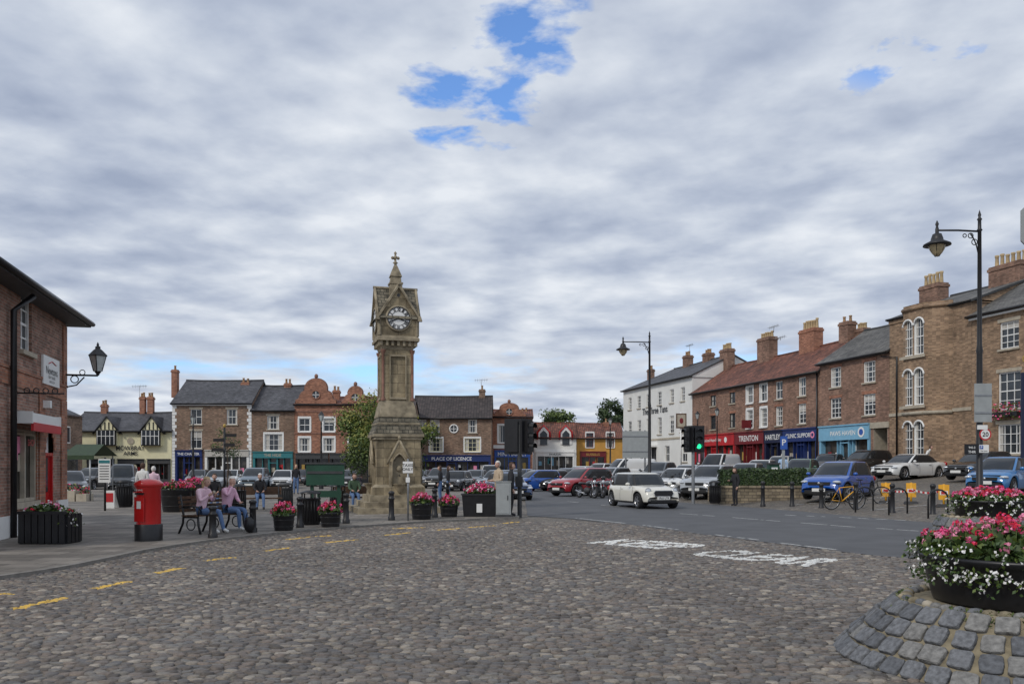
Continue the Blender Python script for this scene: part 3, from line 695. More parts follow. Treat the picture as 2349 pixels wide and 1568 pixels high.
h=front('dutch_gabled_building',675.5,850,D0); h.wallm='brk_o'
for x0 in(686,742,800):
    h.winp(x0,959,x0+25,989,nx=2,ny=2,lint='white'); h.winp(x0,1004,x0+25,1035,nx=2,ny=2,lint='white')
h.shop(.1,h.L*.45,az(1052,D0),az(1041,D0),'dgry',None,fm='blk'); h.shop(h.L*.46,h.L-.1,az(1052,D0),az(1041,D0),'dgry',None,fm='blk')
h.wall(az(925,D0),'brk_o',8); h.roof(az(926,D0),az(908,D0+3),8,'pant',over=.2)
dutch(h,725,46,925,868,D0,'brk_o'); dutch(h,815,30,925,886,D0,'brk_o','dutch_gable_b')
for z in(995,945): h.part('band').box(0,h.L,-.06,-.003,az(z,D0),az(z,D0)+.18,'redst')
h.chim(772,885,3,8,.7,.6,2,'brk_o')
h.done()
h=front('brown_brick_house',851,944,D0+3); h.wallm='brk_b'
h.wall(7,'brk_b',8); h.roof(7,9,8,'dtile',wm='brk_b'); h.done()
D1=95
h=front('licensed_brick_shop',944.5,1127,D1); h.wallm='brk_b'
for a in((987,962,1008,992),(1074,962,1094,992)): h.winp(*a,nx=2,ny=2,lint='lst')
for a in((986,1005,1015,1035),(1066,1005,1101,1035)): h.winp(*a,nx=4,ny=3,fm='cream',lint='white')
h.winp(960,962,978,992,nx=2,ny=2,lint='lst')
g=h.part('round_window'); u,z=h.U(1041),az(983,D1); g.disc((u,-.02,z),.45,'glass'); g.ring((u,-.03,z),.45,.08,'wpaint'); g.box(u-.45,u+.45,-.05,-.03,z-.03,z+.03,'wpaint'); g.box(u-.03,u+.03,-.051,-.031,z-.45,z+.45,'wpaint')
h.shop(.1,h.L-.05,az(1058,D1),az(1045,D1),'navy','PLACE OF LICENCE','wpaint',nb=6,th=.6)
zE=az(956,D1);h.wall(zE,'brk_b',8); h.roof(zE,az(908,D1+4),8,'dtile',wm='brk_b'); h.chim(1106,884,4,8.5,.7,.7,1,'brk_b'); h.aer(1104,884,870,4)
h.done()
D2=101
h=front('gabled_brick_shop',1128,1222,D2,.3); h.wallm='brk_o'
h.winp(1143,975,1171,1015,nx=3,ny=1,lint='white'); h.winp(1182,978,1212,1015,nx=3,ny=1,lint='white')
h.part('band').box(.2,h.L*.5,-.12,-.08,az(1028,D2),az(1020,D2),'wpaint')
h.shop(.3,h.L*.94,az(1048,D2),az(1034,D2),'mblue','MINI MARKET','wpaint',nb=3,th=.62)
h.wall(az(955,D2),'brk_o',8); h.roof(az(955,D2),az(938,D2+3),8,'pant',over=.2); dutch(h,1168,38,954,925,D2,'brk_o'); h.chim(1203,935,3,7,.8,.6,2,'brk_o'); h.done()
D3=106
h=front('white_dormer_shop',1225,1322,D3,.9); h.wallm='white'
zE=az(1002,D3)
for px in(1247,1298):
    g=h.part('dormer'); u=h.U(px); zt=az(976,D3)
    g.poly([(u-.75,-.1,zE-.9),(u+.75,-.1,zE-.9),(u+.75,-.1,zt-.7),(u,-.1,zt),(u-.75,-.1,zt-.7)],'wpaint')
    g.poly([(u-.45,-.13,zE-1.0),(u+.45,-.13,zE-1.0),(u+.45,-.13,zt-1),(u,-.13,zt-.55),(u-.45,-.13,zt-1)],'glass')
    pts=[(u-.8,-.15,zE-.3),(u-.75,-.15,zt-.8),(u,-.15,zt+.05),(u+.75,-.15,zt-.8),(u+.8,-.15,zE-.3)]; g.tube(pts,.13,'redp',6)
    g.poly([(u-.85,-.15,zt-.75),(u,-.15,zt+.1),(u,2.2,zt+.1),(u-.85,1.2,zt-.75)],'pant');g.poly([(u+.85,-.15,zt-.75),(u+.85,1.2,zt-.75),(u,2.2,zt+.1),(u,-.15,zt+.1)],'pant')
h.part('band').box(.1,h.L*.95,-.07,-.003,az(1037,D3),az(1030,D3),'wpaint')
h.shop(.2,h.L-.2,az(1046,D3),az(1037,D3),'wpaint','PAVILION','blk',nb=4,fm='wpaint')
h.wall(zE,'white',8); h.roof(zE,az(968,D3+3),8,'pant',wm='white'); h.done()
h=front('ochre_shop',1322.6,1432,D3+1,.9); h.wallm='ochre'
for px in(1353,1400): h.win(h.U(px),.9,az(1025,D3),az(992,D3),2,2,'mar',lint='white')
h.shop(.4,h.L*.62,az(1047,D3),az(1036,D3),'mar','RUSSELLS','gold',nb=2,th=.5); h.wall(zE,'ochre',8); h.roof(zE,az(969,D3+4),8,'pant',wm='ochre',ov2=.05); h.chim(1390,960,3.5,6,.7,.6,1,'brk_o'); h.done()
# building tucked behind the near corner shop (its end wall faces the square)
h=Bld('slate_roofed_shop',(-46,64),(-36.4,64),0); h.wallm='brk_b'
h.win(8,1,3.8,5.2,2,2); h.wall(6.0,'brk_b',8); h.roof(6.0,8.2,8,'slate',wm='brk_b',hipR=3.6)
e=h.part('end_windows')
for yy in(1.6,5): e.box(h.L+.003,h.L+.03,yy,yy+1,3.6,5,'wpaint'); e.box(h.L+.031,h.L+.04,yy+.1,yy+.9,3.7,4.9,'glass')
e.box(h.L+.003,h.L+.05,.6,7.2,.1,2.6,'dgry'); e.box(h.L+.051,h.L+.06,.9,6.9,.6,2.2,'glass2'); e.box(h.L+.003,h.L+.2,.5,7.3,2.6,3.1,'teal')
h.done()
h=front('terraced_house',-260,30,75); h.wall(7,'brk_b',8); h.roof(7,9.5,8,'slate',wm='brk_b'); h.done()
def stall(px0,px1,D,m,nm='market_stall'):
    b=B(); z=PZ; x0,x1=ax(px0,D),ax(px1,D)
    b.poly([(x0-.2,D,z+2.15),(x1+.2,D,z+2.15),(x1+.1,D+1.2,z+2.7),(x0-.1,D+1.2,z+2.7)],m); b.poly([(x0-.1,D+1.2,z+2.7),(x1+.1,D+1.2,z+2.7),(x1+.2,D+2.4,z+2.15),(x0-.2,D+2.4,z+2.15)],m)
    b.poly([(x0-.2,D,z+1.95),(x1+.2,D,z+1.95),(x1+.2,D,z+2.15),(x0-.2,D,z+2.15)],m)
    for x in(x0,x1):
        for yy in(D+.05,D+2.3): b.tube([(x,yy,z),(x,yy,z+2.15)],.03,'galv',6)
    k=int((x1-x0)/.55)
    for i in range(k):
        x=x0+i*.55+.1; hb=ru(.3,.8); b.box(x,x+.48,D-.3,D+.4,z,z+hb,random.choice(['wood','dgry','lst','blk']))
        for q in range(50): b.leaf((x+ru(0,.5),ru(D-.35,D+.4),z+hb+ru(0,.35)),.06,random.choice(['lf1','hg2','hg2','pink','pred','lf3']))
    finish(nm,b)
stall(150,206,40,'hg1')
# --- near left shop ---
pc=Vector((-12.6,24.0)); d=Vector((.2425,-.970))
h=Bld('corner_brick_shop',pc+d*9.0,pc,0); h.wallm='brk_l'
h.winp(47,678,73,806,nx=2,ny=4,lint='brk_o',curt=.9)
u0,u1=h.U(32),h.U(85); zw0,zw1=h.Z(58,1150),h.Z(58,985)
h.hole(u0,u1,zw0,zw1); g=h.part('shop_window'); g.poly([(u0,.15,zw0),(u1,.15,zw0),(u1,.15,zw1),(u0,.15,zw1)],'glass2')
for x in(u0+.01,(u0+u1)/2,u1-.09): g.box(x,x+.08,.03,.14,zw0,zw1,'lst')
for zz in(zw0,zw0+1.6,zw1-.08): g.box(u0+.01,u1-.01,.035,.145,zz,zz+.08,'lst')
for x in(u0,u1-.008): g.box(x,x+.008,0,.15,zw0,zw1,'brk_o')
g.box(u0-.1,u1+.1,-.06,-.003,zw0-.15,zw0,'lst')
for i in range(7):
    x=ru(u0+.2,u1-.3); z=ru(zw0+.2,zw0+1.3); g.box(x,x+.25,.13-i*.001,.148,z,z+.4,random.choice(['curt','pinkl','lst','teal','redp']))
g.text('SHOP',((u0+u1)/2+.5,.02,zw1-.3),(1,0,0),(0,0,1),.16,'redp')
u0,u1=h.U(103),h.U(122); zd=h.Z(112,1045)
h.hole(u0,u1,-.3,zd+.8); g=h.part('door'); g.box(u0+.08,u1-.08,.08,.14,PZ,zd,'red'); g.box(u0,u0+.08,.0,.15,PZ,zd,'red'); g.box(u1-.08,u1,.0,.15,PZ,zd,'red'); g.box(u0,u1,.0,.15,zd,zd+.08,'red'); g.poly([(u0,.12,zd+.08),(u1,.12,zd+.08),(u1,.12,zd+.8),(u0,.12,zd+.8)],'wpaint')
g.box(u0+.25,u1-.25,.06,.079,1.0,1.9,'glass'); g.text('11',((u0+u1)/2,.1,zd+.42),(1,0,0),(0,0,1),.3,'redp')
for k in range(9):
    a=math.pi*k/8; um=(u0+u1)/2; r_=(u1-u0)/2+.1; g.cb(um+r_*math.cos(a),-.02,zd+.25+r_*math.sin(a),.2,.03,.2,'brk_o')
u0,u1=h.U(28),h.U(96); z=h.Z(60,972)
g=h.part('red_awning'); g.box(u0,u1,-.42,-.003,z,z+.22,'wpaint'); g.box(u0,u1,-.45,-.39,z-.2,z-.002,'redp')
for x in(u0-.051,u1+.001): g.box(x,x+.05,-.44,-.003,z-.03,z+.25,'wpaint')
t=h.part('bands'); zb=h.Z(100,900)
t.box(0,h.L+.02,-.03,-.003,zb-.05,zb+.3,'brk_o'); t.box(0,h.L+.03,-.05,-.003,zb+.31,zb+.38,'brk_o')
t.box(h.L-.55,h.L+.02,-.035,-.004,.75,zb-.06,'brk_o'); t.box(h.U(88),h.U(101),-.035,-.004,.75,zb-.06,'brk_o'); t.box(h.L-.35,h.L+.02,-.035,-.004,zb+.39,5.6,'brk_o')
t.box(h.L-1.0,h.L+.03,-.06,-.003,PZ,.75,'wpaint'); t.box(h.U(80),h.U(102),-.06,-.003,PZ,.72,'wpaint'); t.box(0,h.U(78),-.06,-.003,PZ,.55,'wpaint')
u0,u1=h.U(94),h.U(131); z0,z1=h.Z(112,884),h.Z(112,820)
s=h.part('shop_sign'); s.box(u0,u1,-.06,-.003,z0,z1,'wpaint'); um=(u0+u1)/2; s.text('Newtons',(um,-.068,z0+(z1-z0)*.52),(1,0,0),(0,0,1),.2,'dgry',maxw=(u1-u0)*.7,bold=0); s.tube([(um-.3,-.068,z0+(z1-z0)*.75),(um,-.068,z0+(z1-z0)*.86),(um+.4,-.068,z0+(z1-z0)*.78)],.012,'redp',5)
s.text('hair studio',(um,-.068,z0+(z1-z0)*.3),(1,0,0),(0,0,1),.1,'dgry',maxw=(u1-u0)*.7,bold=0); s.text('01845 522244',(um,-.068,z0+(z1-z0)*.13),(1,0,0),(0,0,1),.06,'dgry',bold=0)
u=h.U(97); s.box(u-.06,u+.1,-.2,-.003,h.Z(97,935),h.Z(97,918),'wpaint')
x=h.U(18); h.part('downpipe').tube([(x,-.12,PZ),(x,-.12,5.2),(x+.3,-.45,5.6)],.07,'blk',8)
z=h.Z(30,898); x=h.U(40); g=h.part('hanging_bracket'); g.tube([(x,0,z),(x,-1.0,z)],.02,'iron',6)
for k in range(4): g.ring((x,-.2-k*.2,z+.06),.06,.012,'iron','x',12)
h.wall(5.72,'brk_l',12)
h.roof(6.0,9.2,12,'slate',over=.55,hipL=0,hipR=6,wm='brk_l',ov2=.5)
h.part('soffit').box(-.4,h.L+.45,-.5,.3,5.73,5.8,'blk')
g=h.part('wall_lantern')
def wl(g):
    z=az(860,24)
    g.tube([(h.L-.1,-.02,z),(h.L-.08,-.85,z)],.03,'iron',6)
    g.tube([(h.L-.1,-.02,z-.35),(h.L-.09,-.3,z-.28),(h.L-.08,-.5,z-.05)],.02,'iron',6)
    g.ring((h.L-.09,-.25,z-.12),.1,.015,'iron','x',14); g.ring((h.L-.09,-.45,z+.08),.07,.012,'iron','x',14)
    cx,cy=h.L-.08,-.85
    g.lathe([(.03,0),(.05,.05),(.1,.12)],cx,cy,'iron',8,z0=z)
    g.lathe([(.11,.12),(.22,.55)],cx,cy,'lantw',4,smooth=False,z0=z)
    for i in range(4):
        a=math.pi/2*i; g.tube([(cx+.11*math.cos(a),cy+.11*math.sin(a),z+.12),(cx+.22*math.cos(a),cy+.22*math.sin(a),z+.55)],.014,'iron',5)
    g.lathe([(.25,.55),(.25,.58),(.12,.72),(.07,.76),(.07,.82),(.03,.84),(.035,.88),(.0,.96)],cx,cy,'iron',4,smooth=False,z0=z)
wl(g)
h.done()
# ---------------- clock tower ----------------
TX,TY=ax(907,30.6),30.6
T=RZ(TX,TY,0,17)
tw={k:B(T) for k in('steps','plinth','lower_stage','fountain_niche','shaft','corbels','clock_stage','gabled_roof','spirelet','finial','clock_faces')}
b=tw['steps']
for i,(w,z0,z1) in enumerate(((3.0,PZ,.25),(2.5,.25,.45),(2.1,.45,.68))): b.box(-w/2,w/2,-w/2,w/2,z0,z1,'stone2')
b=tw['plinth']; b.frus(0,0,.68,1.84,1.84,.95,1.8,1.8,'stone'); b.frus(0,0,.95,1.8,1.8,1.05,1.6,1.6,'stone2')
b=tw['lower_stage']; b.box(-.77,.77,-.77,.77,1.05,2.62,'stone'); b.box(-.83,.83,-.83,.83,2.62,2.72,'stone2'); b.box(-.88,.88,-.88,.88,2.72,2.82,'stone2')
b.frus(0,0,2.82,1.74,1.74,3.15,1.46,1.46,'stroof'); b.box(-.75,.75,-.75,.75,3.15,3.22,'stone2'); b.frus(0,0,3.22,1.46,1.46,3.42,1.3,1.3,'stroof'); b.box(-.67,.67,-.67,.67,3.42,3.5,'stone2'); b.frus(0,0,3.5,1.3,1.3,3.85,1.18,1.18,'stone2')
for k in range(4):
    Tk=T@Matrix.Rotation(math.pi/2*k,4,'Z')
    g=tw['fountain_niche']; g.M=Tk
    g.box(-.36,-.26,-.88,-.77,.68,1.85,'stone2'); g.box(.26,.36,-.88,-.77,.68,1.85,'stone2')
    arc=[]
    for i in range(9):
        a=math.radians(i*7.5); arc.append((.26-.52*(1-math.cos(a)),1.68+.52*math.sin(a)))
    arcR=[(x,z) for x,z in arc if x>0]+[(0,2.1)]
    for sg in(-1,1):
        pts=[(sg*x,-.88,z) for x,z in arcR]+[(0,-.88,2.55)]+[(sg*.4,-.88,1.82)]
        if sg<0:pts=pts[::-1]
        g.poly(pts,'stone')
        g.tube([(sg*.44,-.86,1.76),(0,-.86,2.6)],.045,'stone2',6)
        g.tube([(sg*x,-.9,z) for x,z in [(.26,1.1)]+arcR],.03,'stone2',6)
    g.box(-.26,.26,-.785,-.773,1.0,2.05,'stone2')
    g.lathe([(.05,0),(.1,.1),(.22,.3),(.26,.34),(.2,.34),(.1,.25)],0,-.9,'stone2',12,z0=.74)
    g.sph((0,-.8,1.6),.11,.06,.11,'stone2',8); g.sph((0,-.88,2.68),.06,.05,.09,'stone2',8); g.tube([(0,-.86,1.38),(0,-.97,1.33)],.02,'iron',6)
    s=tw['shaft']; s.M=Tk
    s.box(-.3,-.26,-.585,-.54,4.1,5.6,'stone2'); s.box(.26,.3,-.585,-.54,4.1,5.6,'stone2'); s.box(-.3,.3,-.588,-.54,5.56,5.62,'stone2'); s.box(-.3,.3,-.59,-.54,4.05,4.12,'stone2')
    s.lathe([(.085,0),(.085,.08),(.05,.12),(.05,1.65),(.085,1.72),(.095,1.8)],-.52,-.52,'redst',8,z0=4.0)
    c=tw['corbels']; c.M=Tk
    for i in range(7): x=-.6+1.2*i/6; c.box(x-.045,x+.045,-.68,-.58,5.93,6.1,'stone2')
    cs=tw['clock_stage']; cs.M=Tk
    cs.poly([(-.7,-.7,6.95),(.7,-.7,6.95),(0,-.7,8.0)],'stone')
    for sg in(-1,1):
        cs.tube([(sg*.76,-.72,6.86),(0,-.74,8.07)],.05,'stone2',6)
        cs.lathe([(.06,0),(.06,.6),(.09,.65)],sg*.66,-.68,'stone2',8,z0=6.28)
        cs.frus(sg*.74,-.76,6.8,.14,.14,6.98,.05,.05,'stone2')
    cs.disc((0,-.705,7.7),.06,'dgry',n=10)
    f=tw['clock_faces']; f.M=Tk; zc=6.88
    f.lathe([(.44,0),(.47,.03),(.45,.06),(.41,.06)],0,0,'stone2',32,T=Matrix.Translation((0,-.7,zc))@Matrix.Rotation(math.pi/2,4,'X'),cap=False)
    f.disc((0,-.73,zc),.42,'iron',n=40); f.disc((0,-.735,zc),.395,'wpaint',n=40)
    f.ring((0,-.738,zc),.25,.008,'iron','y',36); f.ring((0,-.738,zc),.38,.01,'iron','y',36)
    for i,nm in enumerate(['XII','I','II','III','IIII','V','VI','VII','VIII','IX','X','XI']):
        a=math.radians(30*i); dx,dz=math.sin(a),math.cos(a)
        f.text(nm,(.315*dx,-.742,zc+.315*dz),(dz,0,-dx),(dx,0,dz),.11,'iron',fixw=.05+.022*len(nm),bold=.04)
    def hand(a,l,w):
        a=math.radians(a); dx,dz=math.sin(a),math.cos(a)
        f.add([(-dx*.08+dz*w*.6,-.748,zc-dz*.08-dx*w*.6),(dx*l*.6+dz*w,-.748,zc+dz*l*.6-dx*w),(dx*l,-.748,zc+dz*l),(dx*l*.6-dz*w,-.748,zc+dz*l*.6+dx*w),(-dx*.08-dz*w*.6,-.748,zc-dz*.08+dx*w*.6)],[(0,1,2,3,4)],'iron')
    hand(111,.26,.03); hand(246,.36,.022); f.sph((0,-.745,zc),.035,.01,.035,'iron',10)
for k in tw: tw[k].M=T
b=tw['shaft']; b.frus(0,0,3.85,1.15,1.15,4.0,1.1,1.1,'stone2'); b.frus(0,0,4.0,1.07,1.07,5.8,1.02,1.02,'stone'); b.frus(0,0,5.8,1.08,1.08,5.95,1.18,1.18,'stone2')
b=tw['corbels']; b.box(-.6,.6,-.6,.6,5.95,6.1,'stone'); b.box(-.74,.74,-.74,.74,6.1,6.2,'stone2'); b.frus(0,0,6.2,1.44,1.44,6.28,1.4,1.4,'stone2')
b=tw['clock_stage']; b.box(-.7,.7,-.7,.7,6.28,6.95,'stone')
b=tw['gabled_roof']
for k in range(2):
    b.M=T@Matrix.Rotation(math.pi/2*k,4,'Z')
    for sg in(-1,1):
        p=[(sg*.8,-.78,6.87),(sg*.8,.78,6.87),(0,.78,8.06),(0,-.78,8.06)]
        b.poly(p if sg>0 else p[::-1],'stroof')
        p=[(sg*.74,-.78,6.84),(sg*.74,.78,6.84),(0,.78,7.97),(0,-.78,7.97)]
        b.poly(p[::-1] if sg>0 else p,'stone2')
        b.poly([(sg*.8,-.78,6.87),(0,-.78,8.06),(0,-.78,7.97),(sg*.74,-.78,6.84)],'stone2'); b.poly([(sg*.8,.78,6.87),(0,.78,8.06),(0,.78,7.97),(sg*.74,.78,6.84)],'stone2')
    b.tube([(0,-.8,8.07),(0,.8,8.07)],.05,'stone2',6)
b.M=T
b=tw['spirelet']; b.frus(0,0,7.7,.5,.5,8.2,.42,.42,'stone2'); b.box(-.24,.24,-.24,.24,8.2,8.26,'stone2'); b.frus(0,0,8.26,.38,.38,8.48,.34,.34,'stone2'); b.frus(0,0,8.48,.42,.42,8.9,.11,.11,'stone2')
b=tw['finial']; b.lathe([(.05,0),(.05,.08),(.1,.11),(.04,.16),(.035,.25),(.07,.3),(.04,.36),(.03,.42),(.06,.46),(.0,.54)],0,0,'stone2',8,z0=8.88)
for a in range(4):
    x,y=math.cos(a*math.pi/2),math.sin(a*math.pi/2); b.sph((x*.1,y*.1,9.17),.06,.06,.06,'stone2',8)
finish('clock_tower',tw)
# ---------------- trees ----------------
def tree(name,x,y,z0,h,r,zc,rz,n,ls,mats,seed=1,trunk=.15):
    random.seed(seed); b=B()
    b.tube([(x,y,z0),(x+.1,y,z0+(zc-z0)*.5),(x,y,zc)],[trunk,trunk*.8,trunk*.5],'bark',8)
    cl=[]
    for i in range(30):
        a=ru(0,6.28);e=ru(-.9,1.2);rr=ru(.35,1.0)
        c=Vector((x+math.cos(a)*math.cos(e)*r*rr,y+math.sin(a)*math.cos(e)*r*rr,zc+math.sin(e)*rz*rr)); cl.append((c,ru(.18,.36)*r))
        if i%2==0: b.tube([(x,y,zc-rz*.6+ru(0,rz*.5)),((x+c.x)/2,(y+c.y)/2,(zc+c.z)/2-.1),c],[trunk*.35,trunk*.2,trunk*.08],'bark',5)
    for i in range(n):
        c,rr=random.choice(cl); d=Vector((random.gauss(0,1),random.gauss(0,1),random.gauss(0,.8))); d=d.normalized()*rr*ru(.5,1.15)
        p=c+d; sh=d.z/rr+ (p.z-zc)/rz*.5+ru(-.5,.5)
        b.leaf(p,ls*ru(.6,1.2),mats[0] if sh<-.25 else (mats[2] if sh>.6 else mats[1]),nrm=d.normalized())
    return finish(name,b)
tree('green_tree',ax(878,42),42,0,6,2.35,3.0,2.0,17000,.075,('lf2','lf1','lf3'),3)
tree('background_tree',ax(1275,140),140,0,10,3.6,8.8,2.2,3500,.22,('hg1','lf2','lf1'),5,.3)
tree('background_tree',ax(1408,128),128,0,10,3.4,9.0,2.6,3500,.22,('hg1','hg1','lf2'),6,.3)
tree('young_tree',ax(520,50),50,0,4,1.2,2.9,1.1,700,.06,('hg1','lf2','lf1'),8,.05)
random.seed(11)
b=B()
for i in range(120):
    x=-260+i*4.6; y=ru(230,260); hgt=ru(4,8)
    for k in range(26): b.leaf((x+ru(-4,4),y+ru(-3,3),ru(0,1)*hgt),ru(.8,1.6),random.choice(['hg1','lf2','lf1']),1)
finish('distant_trees',b)
# ---------------- flowers & tubs ----------------
def blossoms(b,c,rx,ry,rz,nl,nh,cols,ps=.03,ls=.06,npet=9,spread=.045):
    cx,cy,cz=c
    for i in range(nl):
        a=ru(0,6.28);q=math.sqrt(R()); zz=ru(-.2,1)*rz*(1-q*q*.6)
        b.leaf((cx+rx*q*math.cos(a),cy+ry*q*math.sin(a),cz+zz),ls*ru(.6,1.3),random.choice(['lf1','hg2','hg2','lf2']),.8)
    for i in range(nh):
        a=ru(0,6.28);q=math.sqrt(R())*1.02; zz=rz*(1-q*q*.65)*ru(.75,1.2)
        col=random.choice(cols); p=Vector((cx+rx*q*math.cos(a),cy+ry*q*math.sin(a),cz+zz))
        for k in range(npet):
            d=Vector((random.gauss(0,1),random.gauss(0,1),random.gauss(0,1))).normalized()*spread
            b.leaf(p+d,ps*ru(.7,1.2),col,.8,nrm=d.normalized())
def tub(px,D,r,h,z=PZ,flw=1,cols=('pink','pink','pinkl','pred')):
    b=B(); x,y=ax(px,D),D
    b.lathe([(r*.82,0),(r*.86,h*.1),(r*.97,h*.8),(r*1.04,h*.88),(r*1.04,h),(r*.93,h),(r*.9,h*.9)],x,y,'blk',20,z0=z,cap=False)
    b.lathe([(0.003,h*.9),(r*.92,h*.9)],x,y,'soil',20,z0=z,cap=False)
    for i in range(2): b.ring((x,y,z+h*(.25+.4*i)),r*(.9+.05*i),.012,'iron','z',24)
    blossoms(b,(x,y,z+h*.95),r*1.1,r*1.1,.28,int(420*flw),int(55*flw),cols,.028,.05)
    finish('flower_tub',b)
tub(651,21.4,.27,.42); tub(758,22.7,.28,.4); tub(967,26,.33,.5);tub(1030,27.3,.3,.42)
tub(405,30.5,.55,.85,flw=2); tub(450,34,.5,.9,flw=2)
b=B(); x0,x1=ax(1060,27.4),ax(1140,27.4)
b.frus((x0+x1)/2,27.7,PZ,x1-x0-.1,.7,.75,x1-x0,.8,'blk'); b.frus((x0+x1)/2,27.7,.75,x1-x0+.06,.86,.8,x1-x0+.06,.86,'iron')
b.box((x0+x1)/2-.09,(x0+x1)/2+.09,27.28,27.3,.2,.48,'wpaint')
blossoms(b,((x0+x1)/2,27.7,.78),.52,.4,.3,600,110,('pink','pinkl','pink','pred','pwht'),.03)
finish('flower_planter',b)
b=B(); x,y=-9.75,17.9
for i in range(7): b.box(x-.45+i*.14,x-.33+i*.14,y-.35,y-.3,PZ+.02,PZ+.62,'blk')
b.box(x-.45,x+.52,y-.3,y+.3,PZ,PZ+.58,'blk'); b.box(x-.47,x+.54,y-.36,y-.27,PZ+.62,PZ+.68,'blk')
for i in range(4): b.box(x+.521,x+.55,y-.28+i*.15,y-.16+i*.15,PZ+.02,PZ+.62,'blk')
blossoms(b,(x,y,PZ+.6),.5,.33,.22,420,22,('pink','pred','pinkl','pwht'),.03)
for i in range(60): b.leaf((x+.5+ru(-.1,.15),y+ru(-.4,.2),PZ+ru(.35,.75)),.03,random.choice(['pwht','lf1']))
finish('flower_planter',b)
# ---------------- pillar box ----------------
b=B(); x,y=ax(341,18.5),18.5
b.lathe([(.285,0),(.285,.34),(.27,.36)],x,y,'blk',32,z0=PZ)
b.lathe([(.255,.36),(.255,1.12),(.275,1.14),(.275,1.16)],x,y,'red',32,z0=PZ)
b.lathe([(.27,1.16),(.3,1.18),(.3,1.24),(.285,1.26),(.22,1.31),(.1,1.34),(.003,1.345)],x,y,'red',32,z0=PZ)
T_=RZ(x,y,PZ,-25)
b.box(-.12,.12,-.265,-.24,1.0,1.04,'blk',T_); b.box(-.15,.15,-.275,-.24,1.045,1.065,'red',T_); b.box(-.14,.14,-.262,-.24,.42,.95,'red',T_)
b.box(-.06,.06,-.268,-.255,.7,.86,'plate',T_); b.text('POST OFFICE',(0,-.277,1.1),(1,0,0),(0,0,1),.03,'wpaint',T=T_)
for i in range(20):
    a=2*math.pi*i/20; b.sph((x+.287*math.cos(a),y+.287*math.sin(a),PZ+1.2),.012,.012,.02,'red',6)
finish('post_box',b)
# ---------------- bollards ----------------
def bollard(px,D,h,z=0,r=.075):
    b=B(); x,y=ax(px,D),D
    b.lathe([(r*1.25,0),(r*1.25,h*.12),(r,h*.15),(r*.88,h*.7),(r*1.12,h*.72),(r*1.12,h*.76),(r*.85,h*.78),(r*.85,h*.88),(r*1.1,h*.9),(r*1.05,h*.96),(r*.5,h*1),(.002,h)],x,y,'iron',14,z0=z)
    finish('bollard',b)
for px,D,hh,z in[(488,19.2,.72,PZ),(580,20.8,.8,PZ),(688,22.4,.82,PZ),(794,24.1,.86,PZ),(898,25.5,.88,PZ),(997,27,.92,PZ),(1750,35,1.08,0),(1817,34.2,1.08,0),(1884,32.6,1.05,0),(1963,31,1.1,0),(2047,29,1.1,0),(2140,27.7,1.12,0)]: bollard(px,D,hh,z,.085)
bollard(1027,33,1,PZ);bollard(1530,52,1,0);bollard(1382,52,1,0)
# ---------------- lamp posts ----------------
def lamp(px,D,zt,arm,z0=0):
    b=B(); x,y=ax(px,D),D
    b.lathe([(.17,0),(.17,.9),(.13,1.0),(.15,1.05),(.09,1.15),(.075,zt*.55),(.09,zt*.56),(.065,zt*.58),(.05,zt-.5),(.08,zt-.47),(.05,zt-.42),(.045,zt-.2),(.07,zt-.16),(.03,zt-.1),(.045,zt-.04),(.0,zt+.12)],x,y,'iron',14,z0=z0)
    za=z0+zt-.5; lx=x-arm
    if arm>0:
        b.tube([(x,y,za),(x-arm*.5,y,za+.03),(lx,y,za+.03)],.028,'iron',8)
        pts=[(x-.03,y,za-.65)]+[(x-.05-.45*arm*.4*i/5,y,za-.65+.6*math.sqrt(i/5)) for i in range(1,6)]; b.tube(pts,.02,'iron',6)
        for c,rr in((.25,.1),(.42,.07)): b.ring((x-c*arm/1.2,y,za-.12),rr*.7,.014,'iron','y',16)
        b.ring((x-.14,y,za-.3),.08,.014,'iron','y',16)
        b.lathe([(.0,.32),(.03,.26),(.05,.2),(.03,.14),(.05,.06),(.05,-.06)],lx,y,'iron',10,z0=za)
        b.lathe([(.05,-.05),(.12,-.08),(.16,-.2),(.17,-.26),(.36,-.36),(.37,-.4),(.2,-.4)],lx,y,'iron',24,z0=za,cap=False)
        b.lathe([(.22,-.4),(.2,-.5),(.13,-.62),(.05,-.7),(.003,-.71)],lx,y,'lantg',16,z0=za,cap=False)
        for i in range(6):
            a=2*math.pi*i/6; b.tube([(lx+.22*math.cos(a),y+.22*math.sin(a),za-.4),(lx+.19*math.cos(a),y+.19*math.sin(a),za-.52),(lx+.05*math.cos(a),y+.05*math.sin(a),za-.71)],.01,'iron',4)
    else:
        b.lathe([(.1,.0),(.2,.45)],x,y,'lantw',6,smooth=False,z0=z0+zt); b.lathe([(.24,.45),(.1,.62),(.0,.75)],x,y,'iron',6,smooth=False,z0=z0+zt)
        for i in range(6): a=math.pi/3*i; b.tube([(x+.1*math.cos(a),y+.1*math.sin(a),z0+zt),(x+.2*math.cos(a),y+.2*math.sin(a),z0+zt+.45)],.014,'iron',4)
    return b,x,y
b,x,y=lamp(1490,45,8.75,1.4); finish('street_lamp',b)
b,x,y=lamp(2247,24,8.8,1.2)
b.box(x-.2,x+.28,y-.12,y-.09,az(968,24),az(880,24),'gry'); b.box(x-.14,x+.14,y-.16,y-.13,az(985,24),az(975,24),'wpaint')
for q in(905,945): b.box(x-.2,x+.28,y-.135,y-.121,az(q+4,24),az(q,24),'galv')
z=az(996,24); b.disc((x+.08,y-.15,z),.17,'redp',n=28); b.disc((x+.08,y-.155,z),.13,'wpaint',n=28); b.text('20',(x+.08,y-.16,z),(1,0,0),(0,0,1),.13,'blk')
